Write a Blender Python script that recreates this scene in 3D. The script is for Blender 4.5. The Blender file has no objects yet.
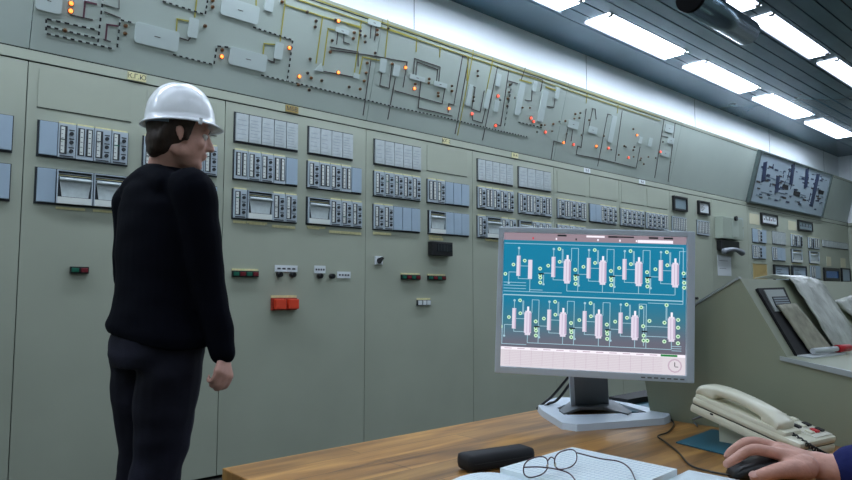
import bpy, bmesh, math, random
from mathutils import Vector, Matrix, noise
random.seed(7)
S = bpy.context.scene
COL = S.collection
# ------------------------------------------------------------------ camera
FPX = 655.7
TILT = math.atan(52 / FPX)
YAW = math.radians(41.4)
EYE = 1.05
cd = bpy.data.cameras.new('camera'); cam = bpy.data.objects.new('camera', cd); COL.objects.link(cam)
cam.location = (0, 0, EYE); cam.rotation_euler = (math.pi / 2 + TILT, 0, -YAW)
cd.sensor_width = 36; cd.lens = FPX / 852 * 36; cd.clip_start = .02
S.camera = cam
# ------------------------------------------------------------------ world, exposure
w = bpy.data.worlds.new('world'); S.world = w; w.use_nodes = True
w.node_tree.nodes['Background'].inputs[0].default_value = (.55, .72, .85, 1)
w.node_tree.nodes['Background'].inputs[1].default_value = .38
vs = S.view_settings; vs.view_transform = 'Standard'; vs.look = 'None'; vs.gamma = 1; vs.exposure = 0.28; vs.use_curve_mapping = False
LAMP_STRENGTH = 8.0        # lamps over the room
WALL_LAMP_STRENGTH = 24.0  # row next to the panel wall, boosted to wash the upper wall white

# ------------------------------------------------------------------ measuring helpers
F2 = Vector((math.sin(YAW), math.cos(YAW), 0)); R2 = Vector((math.cos(YAW), -math.sin(YAW), 0)); UP = Vector((0, 0, 1))
EYEV = Vector((0, 0, EYE))
def ray(px, py):
    x = (px - 426) / FPX; y = (240 - py) / FPX
    return F2 * (math.cos(TILT) - y * math.sin(TILT)) + R2 * x + UP * (math.sin(TILT) + y * math.cos(TILT))
def atY(px, py, Y): d = ray(px, py); return EYEV + d * (Y / d.y)
def atX(px, py, X): d = ray(px, py); return EYEV + d * (X / d.x)
def atZ(px, py, Z): d = ray(px, py); return EYEV + d * ((Z - EYE) / d.z)
def atD(px, py, D): d = ray(px, py); return EYEV + d * (D / d.dot(F2))      # D: horizontal distance along the view
def plane_hit(px, py, p0, n): d = ray(px, py); return EYEV + d * ((p0 - EYEV).dot(n) / d.dot(n))
def cf(l, z, Z): v = R2 * l + F2 * z; return Vector((v.x, v.y, Z))

# ------------------------------------------------------------------ materials
MATS = {}
def srgb(r, g, b):
    f = lambda c: (c / 255 / 12.92) if c / 255 <= .04045 else ((c / 255 + .055) / 1.055) ** 2.4
    return (f(r), f(g), f(b), 1)
def mat(name, rgb, rough=.5, metal=0, em=None, ems=0, var=0, vscale=8, bump=0, bscale=60, stretch=None, trans=0, spec=None, coat=0):
    if name in MATS: return MATS[name]
    m = bpy.data.materials.new(name); m.use_nodes = True; nt = m.node_tree; b = nt.nodes['Principled BSDF']
    c = srgb(*rgb); b.inputs['Base Color'].default_value = c
    b.inputs['Roughness'].default_value = rough; b.inputs['Metallic'].default_value = metal
    if spec is not None: b.inputs['Specular IOR Level'].default_value = spec
    if coat: b.inputs['Coat Weight'].default_value = coat
    if trans: b.inputs['Transmission Weight'].default_value = trans
    if em: b.inputs['Emission Color'].default_value = srgb(*em); b.inputs['Emission Strength'].default_value = ems
    tc = nt.nodes.new('ShaderNodeTexCoord'); mp = nt.nodes.new('ShaderNodeMapping'); nt.links.new(tc.outputs['Object'], mp.inputs[0])
    if stretch: mp.inputs['Scale'].default_value = stretch
    if var:
        n = nt.nodes.new('ShaderNodeTexNoise'); n.inputs['Scale'].default_value = vscale; n.inputs['Detail'].default_value = 4
        nt.links.new(mp.outputs[0], n.inputs['Vector'])
        r = nt.nodes.new('ShaderNodeValToRGB'); r.color_ramp.elements[0].position = .3; r.color_ramp.elements[1].position = .7
        r.color_ramp.elements[0].color = (c[0] * (1 - var), c[1] * (1 - var), c[2] * (1 - var), 1)
        r.color_ramp.elements[1].color = (min(1, c[0] * (1 + var)), min(1, c[1] * (1 + var)), min(1, c[2] * (1 + var)), 1)
        nt.links.new(n.outputs[0], r.inputs[0]); nt.links.new(r.outputs[0], b.inputs['Base Color'])
    if bump:
        n = nt.nodes.new('ShaderNodeTexNoise'); n.inputs['Scale'].default_value = bscale; nt.links.new(mp.outputs[0], n.inputs['Vector'])
        bp = nt.nodes.new('ShaderNodeBump'); bp.inputs['Strength'].default_value = bump; bp.inputs['Distance'].default_value = .003
        nt.links.new(n.outputs[0], bp.inputs['Height']); nt.links.new(bp.outputs[0], b.inputs['Normal'])
    MATS[name] = m; return m
STEEL = mat('painted_steel', (156, 162, 146), .42, var=.05, vscale=2.5, bump=.05, bscale=3)
STEEL2 = mat('painted_steel_board', (170, 181, 172), .42, var=.04, vscale=2)
STEELC = mat('painted_steel_console', (150, 156, 134), .45, var=.05, vscale=5)
GAP = mat('seam_dark', (34, 40, 38), .8)
BLACK = mat('black_plastic', (16, 17, 20), .4)
BLACKM = mat('black_matte', (22, 23, 26), .75)
CEIL = mat('ceiling_slat', (74, 104, 118), .27, metal=.2, var=.08, vscale=3)
CEILG = mat('ceiling_groove', (16, 20, 24), .8)
UWALL = mat('upper_wall_paint', (232, 238, 242), .4, var=.01)
FLOOR = mat('floor_lino', (58, 56, 52), .5, var=.2, vscale=4)
TUBE = mat('lamp_diffuser', (240, 245, 255), .4, em=(222, 236, 255), ems=LAMP_STRENGTH)
TUBEW = mat('lamp_diffuser_bright', (240, 245, 255), .4, em=(222, 236, 255), ems=WALL_LAMP_STRENGTH)
HOUS = mat('lamp_housing', (70, 84, 94), .4)
PLATE = mat('pale_blue_plate', (150, 168, 182), .4, var=.03)
ANN = mat('annunciator_glass', (176, 184, 184), .12, var=.1, vscale=30, spec=.6)
ANNL = mat('annunciator_line', (140, 152, 156), .4)
SCALE = mat('scale_white', (205, 210, 204), .4)
RIM = mat('instrument_rim', (166, 178, 186), .4)
DARK = mat('instrument_dark', (34, 40, 44), .5)
TICK = mat('tick_dark', (50, 56, 58), .6)
TAPE = mat('yellow_tape', (206, 200, 150), .6, var=.12, vscale=60)
TAN = mat('tan_panel', (168, 146, 92), .5)
RECG = mat('recorder_paper', (176, 186, 186), .4, var=.08, vscale=40)
GREEN = mat('green_lens', (14, 92, 72), .3)
REDL = mat('dark_red_lens', (104, 22, 34), .3)
REDB = mat('orange_red_button', (206, 62, 34), .4)
WHITE = mat('white_card', (206, 212, 214), .5)
INK = mat('ink', (60, 62, 70), .7)
YEL = mat('yellow_line', (164, 156, 66), .5)
BRN = mat('dark_line', (72, 64, 64), .6)
PURP = mat('purple_line', (92, 52, 66), .6)
TANK = mat('pale_symbol', (188, 200, 196), .45)
WDASH = mat('white_dash', (176, 186, 180), .5)
LAMPON = mat('lamp_lit', (255, 150, 80), .4, em=(255, 120, 50), ems=2.6)
LAMPRD = mat('lamp_lit_red', (255, 100, 80), .4, em=(255, 90, 70), ems=1.2)
LAMPHALO = mat('lamp_bezel', (120, 96, 60), .4)
LAMPOFF = mat('lamp_unlit', (96, 58, 30), .3)
LAMPDK = mat('lamp_dark', (40, 34, 40), .3)
SILVER = mat('silver_plastic', (206, 217, 228), .38, metal=.1)
SILVERD = mat('grey_plastic', (112, 118, 124), .5)
CREAM = mat('cream_plastic', (226, 223, 200), .32, coat=.2)
CREAMD = mat('cream_shadow_gap', (84, 82, 68), .6)
SKIN = mat('skin', (208, 158, 142), .5, var=.07, vscale=40, bump=.15, bscale=160)
SKIN2 = mat('skin_hand', (206, 154, 136), .45, var=.1, vscale=55, bump=.25, bscale=170)
HAIR = mat('brown_hair', (52, 38, 30), .6, var=.35, vscale=50, bump=.8, bscale=120, stretch=(1, 1, .2))
HELM = mat('white_helmet', (240, 244, 247), .25, coat=.3)
SWEAT = mat('black_sweater', (5, 7, 17), .9, bump=.2, bscale=200, spec=.1)
JEAN = mat('dark_denim', (28, 28, 40), .8, var=.6, vscale=5, bump=.3, bscale=150, spec=.2)
NAVY = mat('navy_sleeve', (26, 34, 88), .8, bump=.4, bscale=90, spec=.2)
SHOE = mat('black_shoe', (18, 16, 16), .5)
PAPER = mat('paper', (228, 238, 240), .6)
GRID = mat('grid_ink', (206, 220, 230), .7)
FOIL = mat('plastic_sheet', (186, 190, 180), .25, var=.2, vscale=22, bump=.9, bscale=35)
SHEET = mat('mottled_sheet', (150, 148, 128), .6, var=.25, vscale=45)
TEAL = mat('teal_mat', (36, 92, 108), .5)
WIRE = mat('glasses_wire', (84, 66, 72), .3, metal=.7)
REDP = mat('red_plastic', (190, 30, 40), .4)
EYEW = mat('eye_white', (220, 215, 210), .3)
def glassmat():
    m = bpy.data.materials.new('lens_glass'); m.use_nodes = True; nt = m.node_tree
    b = nt.nodes['Principled BSDF']; b.inputs['Base Color'].default_value = (1, 1, 1, 1); b.inputs['Transmission Weight'].default_value = 1; b.inputs['Roughness'].default_value = 0; b.inputs['IOR'].default_value = 1.1
    return m
GLASS = glassmat()
def woodmat():
    m = bpy.data.materials.new('wood_planks'); m.use_nodes = True; nt = m.node_tree; b = nt.nodes['Principled BSDF']
    tc = nt.nodes.new('ShaderNodeTexCoord'); mp = nt.nodes.new('ShaderNodeMapping'); nt.links.new(tc.outputs['Object'], mp.inputs[0])
    mp.inputs['Scale'].default_value = (1.4, 11, 11)
    n = nt.nodes.new('ShaderNodeTexNoise'); n.inputs['Scale'].default_value = 2.2; n.inputs['Detail'].default_value = 7; n.inputs['Distortion'].default_value = .7
    nt.links.new(mp.outputs[0], n.inputs['Vector'])
    r = nt.nodes.new('ShaderNodeValToRGB'); e = r.color_ramp.elements
    e[0].position = .32; e[0].color = srgb(104, 70, 32); e[1].position = .68; e[1].color = srgb(192, 144, 78)
    k = e.new(.5); k.color = srgb(158, 112, 56)
    nt.links.new(n.outputs[0], r.inputs[0])
    br = nt.nodes.new('ShaderNodeTexBrick'); br.offset = .4; br.inputs['Scale'].default_value = 1
    br.inputs['Brick Width'].default_value = .62; br.inputs['Row Height'].default_value = .074; br.inputs['Mortar Size'].default_value = .0012
    br.inputs['Color1'].default_value = (.7, .7, .68, 1); br.inputs['Color2'].default_value = (1.15, 1.12, 1.05, 1); br.inputs['Mortar'].default_value = (.5, .48, .45, 1)
    nt.links.new(tc.outputs['Object'], br.inputs['Vector'])
    mx = nt.nodes.new('ShaderNodeMix'); mx.data_type = 'RGBA'; mx.blend_type = 'MULTIPLY'; mx.inputs[0].default_value = 1
    nt.links.new(r.outputs[0], mx.inputs[6]); nt.links.new(br.outputs[0], mx.inputs[7]); nt.links.new(mx.outputs[2], b.inputs['Base Color'])
    b.inputs['Roughness'].default_value = .34
    return m
WOOD = woodmat()
WOODE = mat('wood_edge', (156, 98, 44), .4, var=.2, vscale=14, stretch=(2, 12, 12))

# ------------------------------------------------------------------ object helpers
def thing(name, loc, label, cat, group=None):
    o = bpy.data.objects.new(name, None); COL.objects.link(o); o.location = loc; o.empty_display_size = .05
    o['label'] = label; o['category'] = cat
    if group: o['group'] = group
    return o
def world_loc(o):
    v = Vector(o.location)
    while o.parent: o = o.parent; v += Vector(o.location)
    return v
def obj(name, bm, mats, parent=None, label=None, cat=None, group=None, kind=None, smooth=False, base=False):
    """links a bmesh given in place-coordinates as one mesh object with its own origin"""
    if not isinstance(mats, (list, tuple)): mats = [mats]
    if not bm.verts: bm.verts.new((0, 0, 0))
    lo = Vector((min(v.co[i] for v in bm.verts) for i in range(3))); hi = Vector((max(v.co[i] for v in bm.verts) for i in range(3)))
    c = (lo + hi) / 2
    if base: c.z = lo.z
    for v in bm.verts: v.co -= c
    me = bpy.data.meshes.new(name); bm.normal_update(); bm.to_mesh(me); bm.free()
    for m in mats: me.materials.append(m)
    if smooth:
        for p in me.polygons: p.use_smooth = True
    o = bpy.data.objects.new(name, me); COL.objects.link(o)
    if parent:
        o.parent = parent; o.location = c - world_loc(parent)
    else: o.location = c
    if label: o['label'] = label
    if cat: o['category'] = cat
    if group: o['group'] = group
    if kind: o['kind'] = kind
    return o
def B(): return bmesh.new()
def box(bm, lo, hi, mi=0, M=None, bev=0):
    t = bmesh.new() if bev else bm
    vs_ = [t.verts.new((x, y, z)) for x in (lo[0], hi[0]) for y in (lo[1], hi[1]) for z in (lo[2], hi[2])]
    fs = []
    for q in ((0, 1, 3, 2), (4, 6, 7, 5), (0, 4, 5, 1), (2, 3, 7, 6), (0, 2, 6, 4), (1, 5, 7, 3)):
        f = t.faces.new([vs_[i] for i in q]); f.material_index = mi; fs.append(f)
    if bev:
        bmesh.ops.recalc_face_normals(t, faces=t.faces)
        bmesh.ops.bevel(t, geom=list(t.edges), offset=bev, segments=2, affect='EDGES', profile=.6)
        for f in t.faces: f.material_index = mi
        merge(bm, t, M); return
    if M:
        for v in vs_: v.co = M @ v.co
def merge(bm, t, M=None):
    mp = {}
    for v in t.verts: mp[v] = bm.verts.new((M @ v.co) if M else v.co)
    for f in t.faces:
        try:
            g = bm.faces.new([mp[v] for v in f.verts]); g.material_index = f.material_index; g.smooth = f.smooth
        except ValueError: pass
    t.free()
def prism(bm, pts, vec, mi=0, mis=None):
    """closed solid: polygon pts swept by vec"""
    vec = Vector(vec); a = [bm.verts.new(Vector(p)) for p in pts]; b = [bm.verts.new(Vector(p) + vec) for p in pts]
    n = len(pts); fs = [bm.faces.new(a), bm.faces.new(b[::-1])]
    for i in range(n): fs.append(bm.faces.new((a[i], b[i], b[(i + 1) % n], a[(i + 1) % n])))
    for f in fs: f.material_index = mi if mis is None else mis
    bmesh.ops.recalc_face_normals(bm, faces=fs); 
    return fs
def frame_of(d):
    d = d.normalized(); a = UP if abs(d.z) < .9 else Vector((1, 0, 0))
    u = d.cross(a).normalized(); return u, d.cross(u).normalized()
def cyl(bm, p, q, r, seg=12, mi=0, r2=None):
    p = Vector(p); q = Vector(q); r2 = r if r2 is None else r2; u, v = frame_of(q - p)
    A = [bm.verts.new(p + (u * math.cos(t) + v * math.sin(t)) * r) for t in [2 * math.pi * i / seg for i in range(seg)]]
    C = [bm.verts.new(q + (u * math.cos(t) + v * math.sin(t)) * r2) for t in [2 * math.pi * i / seg for i in range(seg)]]
    fs = [bm.faces.new(A), bm.faces.new(C[::-1])] + [bm.faces.new((A[i], C[i], C[(i + 1) % seg], A[(i + 1) % seg])) for i in range(seg)]
    for f in fs: f.material_index = mi
    for f in fs[2:]: f.smooth = True
    bmesh.ops.recalc_face_normals(bm, faces=fs)
def smooth_pts(pts, n=6):
    out = []; P = [Vector(p) for p in pts]; P = [P[0] * 2 - P[1]] + P + [P[-1] * 2 - P[-2]]
    for i in range(1, len(P) - 2):
        for k in range(n):
            t = k / n; a, b, c, d = P[i - 1:i + 3]
            out.append(.5 * ((2 * b) + (c - a) * t + (2 * a - 5 * b + 4 * c - d) * t * t + (3 * b - a - 3 * c + d) * t ** 3))
    out.append(P[-2]); return out
def tube(bm, pts, r, seg=8, mi=0, n=6):
    P = smooth_pts(pts, n) if len(pts) > 2 else [Vector(p) for p in pts]
    rings = []
    u = None
    for i, p in enumerate(P):
        d = (P[min(i + 1, len(P) - 1)] - P[max(i - 1, 0)]).normalized()
        if u is None: u, v = frame_of(d)
        else: u = (u - d * u.dot(d)).normalized(); v = d.cross(u)
        rings.append([bm.verts.new(p + (u * math.cos(2 * math.pi * k / seg) + v * math.sin(2 * math.pi * k / seg)) * r) for k in range(seg)])
    fs = []
    for a, b in zip(rings, rings[1:]):
        for k in range(seg): fs.append(bm.faces.new((a[k], a[(k + 1) % seg], b[(k + 1) % seg], b[k])))
    fs += [bm.faces.new(rings[0][::-1]), bm.faces.new(rings[-1])]
    for f in fs: f.material_index = mi; f.smooth = True
def ell(bm, c, r, M=None, mi=0, seg=20, rg=12):
    """ellipsoid centre c, radii r, optional 3x3 orientation"""
    c = Vector(c); M = M or Matrix.Identity(3)
    t = bmesh.new(); bmesh.ops.create_uvsphere(t, u_segments=seg, v_segments=rg, radius=1)
    for v in t.verts: v.co = c + M @ Vector((v.co.x * r[0], v.co.y * r[1], v.co.z * r[2]))
    for f in t.faces: f.material_index = mi; f.smooth = True
    merge(bm, t)
def limb(bm, pts, radii, n=5, flat=None, seg=16):
    """tapered closed tube through pts with round ends; flat=(axis, factor) squashes the section"""
    P = smooth_pts(pts, n) if len(pts) > 2 else [Vector(pts[0]).lerp(Vector(pts[1]), k / n) for k in range(n + 1)]
    m = len(P); rad = []
    for i in range(m):
        t = i / (m - 1) * (len(radii) - 1); k = min(int(t), len(radii) - 2); rad.append(radii[k] * (1 - (t - k)) + radii[k + 1] * (t - k))
    rings = []; u = None
    for i, p in enumerate(P):
        d = (P[min(i + 1, m - 1)] - P[max(i - 1, 0)]).normalized()
        if u is None:
            u, v = frame_of(d)
            if flat: v = (flat[0] - d * flat[0].dot(d)).normalized(); u = d.cross(v)
        else: u = (u - d * u.dot(d)).normalized(); v = d.cross(u)
        if flat: v = (flat[0] - d * flat[0].dot(d)).normalized(); u = d.cross(v)
        fl = flat[1] if flat else 1
        rings.append((p, u, v, rad[i], fl, d))
    def ring(p, u, v, r, fl): return [bm.verts.new(p + u * math.cos(2 * math.pi * k / seg) * r + v * math.sin(2 * math.pi * k / seg) * r * fl) for k in range(seg)]
    full = []
    p, u, v, r, fl, d = rings[0]
    for a in (80, 55, 28): full.append(ring(p - d * r * min(1, fl + .1) * math.sin(math.radians(a)), u, v, r * math.cos(math.radians(a)), fl))
    for p, u, v, r, fl, d in rings: full.append(ring(p, u, v, r, fl))
    for a in (28, 55, 80): full.append(ring(p + d * r * min(1, fl + .1) * math.sin(math.radians(a)), u, v, r * math.cos(math.radians(a)), fl))
    fs = []
    for a, b in zip(full, full[1:]):
        for k in range(seg): fs.append(bm.faces.new((a[k], a[(k + 1) % seg], b[(k + 1) % seg], b[k])))
    fs += [bm.faces.new(full[0][::-1]), bm.faces.new(full[-1])]
    for f in fs: f.smooth = True
    bmesh.ops.recalc_face_normals(bm, faces=fs)
def rings_loft(bm, rings, seg=28, pw=2.4):
    """rings: (centre, u axis * ru, v axis * rv)"""
    L = []
    for c, u, v in rings:
        L.append([bm.verts.new(Vector(c) + u * math.copysign(abs(math.cos(t)) ** (2 / pw), math.cos(t)) + v * math.copysign(abs(math.sin(t)) ** (2 / pw), math.sin(t))) for t in [2 * math.pi * k / seg for k in range(seg)]])
    fs = [bm.faces.new(L[0][::-1]), bm.faces.new(L[-1])]
    for a, b in zip(L, L[1:]):
        for k in range(seg): fs.append(bm.faces.new((a[k], a[(k + 1) % seg], b[(k + 1) % seg], b[k])))
    for f in fs: f.smooth = True
    bmesh.ops.recalc_face_normals(bm, faces=fs)
def fuse(bm, voxel, it=4, fac=.5):
    """one continuous skin over all the closed shapes in bm"""
    me = bpy.data.meshes.new('t'); bm.to_mesh(me); bm.free(); o = bpy.data.objects.new('t', me); COL.objects.link(o)
    m = o.modifiers.new('r', 'REMESH'); m.mode = 'VOXEL'; m.voxel_size = voxel; m.use_smooth_shade = True
    if it:
        s = o.modifiers.new('s', 'SMOOTH'); s.factor = fac; s.iterations = it
    dg = bpy.context.evaluated_depsgraph_get(); e = o.evaluated_get(dg); me2 = bpy.data.meshes.new_from_object(e)
    out = bmesh.new(); out.from_mesh(me2); bpy.data.objects.remove(o); bpy.data.meshes.remove(me2); bpy.data.meshes.remove(me)
    for f in out.faces: f.smooth = True
    return out
def text_bm(s, size, M, mi=0, depth=.0006):
    cu = bpy.data.curves.new('t', 'FONT'); cu.body = s; cu.size = size; cu.align_x = 'CENTER'; cu.align_y = 'CENTER'; cu.extrude = depth
    o = bpy.data.objects.new('t', cu); COL.objects.link(o); dg = bpy.context.evaluated_depsgraph_get()
    me = bpy.data.meshes.new_from_object(o.evaluated_get(dg)); t = bmesh.new(); t.from_mesh(me)
    bpy.data.objects.remove(o); bpy.data.curves.remove(cu); bpy.data.meshes.remove(me)
    for f in t.faces: f.material_index = mi
    for v in t.verts: v.co = M @ v.co
    return t

# ================================================================== ROOM SHELL
D = 3.62            # cabinet fronts
XL, XR, YB, ZC = -3.0, 12.87, -3.0, 3.40
YW = 3.72
def structure(name, bm, m): return obj(name, bm, m, kind='structure')
b = B(); box(b, (XL - .1, YB - .1, -.1), (XR + .1, YW + .1, 0)); structure('floor', b, FLOOR)
b = B(); box(b, (XL - .1, YW, 0), (XR + .1, YW + .1, ZC + .1))
structure('wall_front', b, UWALL)
for i, X in enumerate([-1.33, .912, 3.157, 5.402, 7.647, 9.892, 12.137]):
    b = B(); box(b, (X - .002, YW - .0025, 2.7), (X + .002, YW - .0005, ZC - .002)); structure('trim_%d' % (i + 1), b, HOUS)
b = B(); box(b, (XL - .1, YB - .1, 0), (XR + .1, YB, ZC + .1)); structure('wall_back', b, STEEL)
b = B(); box(b, (XL - .1, YB, 0), (XL, YW, ZC + .1)); structure('wall_left', b, STEEL)
b = B(); box(b, (XR, YB, 0), (XR + .1, YW, ZC + .1)); structure('wall_right', b, UWALL)
b = B(); box(b, (XR - .01, YB, 0), (XR - .001, D, 2.17)); structure('trim_13', b, STEEL)
# ceiling: a smooth strip by the wall, then long slats with grooves
b = B(); box(b, (XL, YB, ZC + .015), (XR, YW, ZC + .1), 1)
box(b, (XL, 3.31, ZC), (XR, YW - .001, ZC + .02))
Y = 3.31 - .008
while Y > YB:
    y0 = max(YB, Y - .128); box(b, (XL, y0, ZC + random.uniform(-.0015, .0015)), (XR, Y, ZC + .02)); Y = y0 - .012
structure('ceiling', b, [CEIL, CEILG])

# ------------------------------------------------------------------ ceiling lamps
def ceiling_lamp(x0, yc, first=None, label='', group=None, wd=.21, ln=1.4, tube_mat=None):
    t = thing('fluorescent_light', (x0 + ln / 2, yc, ZC - .03), label, 'ceiling light', group)
    b = B(); box(b, (x0, yc - wd / 2 - .012, ZC - .004), (x0 + ln, yc + wd / 2 + .004, ZC + .006)); obj('housing', b, HOUS, t)
    b = B(); box(b, (x0 + .012, yc - wd / 2, ZC - .010), (x0 + ln - .012, yc + wd / 2, ZC - .004)); obj('diffuser', b, tube_mat or TUBE, t)
    b = B(); box(b, (x0, yc + wd / 2, ZC - .028), (x0 + ln, yc + wd / 2 + .008, ZC + .006)); obj('added_baffle', b, HOUS, t)  # unseen fin, added to keep lamp light off the top of the wall
    for xx in (x0 + .05, x0 + ln - .05):
        b = B(); box(b, (xx - .018, yc - wd / 2 - .004, ZC - .022), (xx + .018, yc - wd / 2 + .03, ZC - .003)); obj('clip', b, BLACK, t)
    return t
def shift_copy(root, dv, label=None):
    r = root.copy(); COL.objects.link(r); r.location = Vector(root.location) + Vector(dv)
    if label: r['label'] = label
    for ch in list(root.children):
        c = ch.copy(); COL.objects.link(c); c.parent = r
        for g in ch.children:
            d = g.copy(); COL.objects.link(d); d.parent = c
    return r
lampg = 'bright ceiling lights in the row nearest the panel wall'
l0 = ceiling_lamp(4.69, 3.118, label='long glowing white ceiling light nearest the panel wall, the largest one seen whole', group=lampg, tube_mat=TUBEW, wd=.235, ln=1.39)
names1 = {-1: 'glowing ceiling light cut by the top edge, left end of the wall-side row', 1: 'glowing ceiling light in the wall-side row, second one right of its cut-off end light', 2: 'glowing ceiling light in the wall-side row, third from the cut-off one', 3: 'small glowing ceiling light near the right edge, far in the wall-side row', 4: 'farthest glowing ceiling light of the wall-side row by the end wall',
          -2: 'ceiling light above the man in the white helmet, wall-side row', -3: 'ceiling light over the left cabinets, wall-side row', -4: 'ceiling light in the far left corner, wall-side row'}
for k in (-4, -3, -2, -1, 1, 2, 3): shift_copy(l0, (1.72 * k, 0, 0), names1[k])
rowB = ceiling_lamp(5.70, 2.18, label='glowing ceiling light in the room-side row, its whole length seen at top right', group='bright ceiling lights in the row farther from the panel wall', wd=.18, ln=1.46)
for k, n in ((-5, 'ceiling light at the far left, second row'), (-4, 'ceiling light left of the camera, second row'), (-3, 'ceiling light left of centre, second row'), (-2, 'ceiling light above the table, second row'), (-1, 'glowing ceiling light cut by the top edge beside the hanging cylinder'), (1, 'glowing ceiling light cut by the right edge, room-side row'), (2, 'far ceiling light in second row toward end wall'), (3, 'farthest ceiling light in second row by end wall')):
    shift_copy(rowB, (1.64 * k, 0, 0), n)
for r_, yy in enumerate((.9, -.4, -1.7)):
    for k in (-4, -3, -2, -1, 0, 1, 2):
        shift_copy(rowB, (1.6 * k * 1.2 - .6, yy - 2.2, 0), 'ceiling light above the operators, row %s, place %s from the left' % (('third', 'fourth', 'fifth')[r_], ('first', 'second', 'third', 'fourth', 'fifth', 'sixth', 'seventh')[k + 4]))

# ================================================================== CABINETS
seams = [-.402, .608, 1.618, 2.64, 3.682, 4.723, 5.777, 6.785, 7.784, 8.80, 10.82, 12.86]
ZA0, ZA1, ZB0, ZB1, ZC0, ZC1 = 1.94, 2.115, 1.718, 1.888, 1.485, 1.655
cabl = ['grey-green steel cabinet front cut by the left edge of the picture', 'grey-green steel cabinet front directly behind the man in the white helmet', 'grey-green steel cabinet front with the twin orange-red push buttons',
        'grey-green steel cabinet front with the black rotary switch, left of the monitor', 'grey-green steel cabinet front rising behind the left side of the monitor', 'grey-green steel cabinet front rising behind the middle of the monitor',
        'grey-green steel cabinet front rising behind the right side of the monitor', 'narrow-looking cabinet front carrying two black-framed square meters', 'cabinet front carrying the grey wall telephone box', 'far cabinet front with the tan panel under the small blue-grey mimic panel', 'farthest cabinet front meeting the end wall']
blanks = {0: [(-.2, .36)], 1: [(.655, 1.09), (1.17, 1.565)], 3: [(3.2, 3.62)], 5: [(4.77, 5.2), (5.27, 5.72)], 6: [(5.82, 6.24), (6.31, 6.72)]}
for i in range(11):
    x0, x1 = seams[i] + .002, seams[i + 1] - .002
    t = thing('steel_cabinet', ((x0 + x1) / 2, D + .04, 0), cabl[i], 'cabinet')
    b = B(); box(b, (x0, D, .02), (x1, D + .09, 2.172), 0, None, .002); obj('front_panel', b, STEEL, t)
    b = B(); box(b, (x0, D + .03, 0), (x1, D + .09, .02)); obj('plinth', b, BLACKM, t)
    for (u, v) in blanks.get(i, []):
        b = B()
        z0, z1 = 1.955, 2.145
        box(b, (u, D - .004, z0), (v, D + .001, z1)); box(b, (u - .003, D - .002, z0 - .004), (v + .003, D + .001, z0), 1)
        obj('blank_cover', b, [STEEL, GAP], t)
b = B(); box(b, (XL + .005, D, .0), (seams[0] - .004, YW - .005, 2.165)); obj('steel_cabinet', b, STEEL, label='plain steel cabinet beyond the left edge of the picture', cat='cabinet', base=True)
# rail between cabinets and mimic board
b = B(); box(b, (XL, D - .004, 2.178), (XR, YW, 2.228)); box(b, (XL, D + .004, 2.17), (XR, YW, 2.24), 1)
structure('trim_11', b, [STEEL, GAP])

def wx(px, Z):
    """place along the cabinet wall of image column px at height Z"""
    py = 292
    for _ in range(4):
        p = atY(px, py, D); v = Vector((p.x, D, Z)) - EYEV
        zc = v.dot(F2) * math.cos(TILT) + v.z * math.sin(TILT); yc = -v.dot(F2) * math.sin(TILT) + v.z * math.cos(TILT)
        py = 240 - FPX * yc / zc
    return p.x
def wz(px, py): return atY(px, py, D).z

# ------------------------------------------------------------------ instrument racks
def u_controller(b, x0, x1, z0, z1, y):
    w_ = x1 - x0; h = z1 - z0
    box(b, (x0 + .001, y - .012, z0), (x1 - .001, y, z1), 1)                       # rim body
    box(b, (x0 + w_ * .10, y - .0135, z0 + h * .10), (x0 + w_ * .50, y - .011, z0 + h * .93), 2)   # dark well
    box(b, (x0 + w_ * .15, y - .015, z0 + h * .13), (x0 + w_ * .36, y - .012, z0 + h * .90), 0)    # scale
    for k in range(6): box(b, (x0 + w_ * .17, y - .0158, z0 + h * (.2 + .12 * k)), (x0 + w_ * (.24 + .06 * (k % 2)), y - .0148, z0 + h * (.2 + .12 * k) + .0025), 3)
    zz = z0 + h * random.uniform(.3, .7); box(b, (x0 + w_ * .15, y - .0165, zz), (x0 + w_ * .46, y - .0148, zz + .005), random.choice((4, 3, 3, 3)))
    for k, fz in enumerate((.2, .46, .72)):
        cyl(b, (x0 + w_ * .74, y - .010, z0 + h * fz), (x0 + w_ * .74, y - .020, z0 + h * fz), w_ * .12, 8, 2)
        box(b, (x0 + w_ * .60, y - .0135, z0 + h * (fz + .09)), (x0 + w_ * .90, y - .011, z0 + h * (fz + .12)), 2)
    box(b, (x0 + w_ * .12, y - .0135, z0 + h * .02), (x0 + w_ * .88, y - .0115, z0 + h * .055), 2)
def u_scales(b, x0, x1, z0, z1, y):
    w_ = x1 - x0; h = z1 - z0
    box(b, (x0 + .001, y - .012, z0), (x1 - .001, y, z1), 1)
    for k in range(2):
        a = x0 + w_ * (.08 + .46 * k)
        box(b, (a, y - .0135, z0 + h * .10), (a + w_ * .38, y - .011, z0 + h * .93), 2)
        box(b, (a + w_ * .12, y - .015, z0 + h * .13), (a + w_ * .31, y - .012, z0 + h * .90), 0)
        for j in range(5): box(b, (a + w_ * .14, y - .0158, z0 + h * (.2 + .15 * j)), (a + w_ * .26, y - .0148, z0 + h * (.2 + .15 * j) + .003), 3)
def u_plate(b, x0, x1, z0, z1, y): box(b, (x0 + .0025, y - .012, z0 + .003), (x1 - .0005, y, z1 - .001), 5, None, .002)
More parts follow.
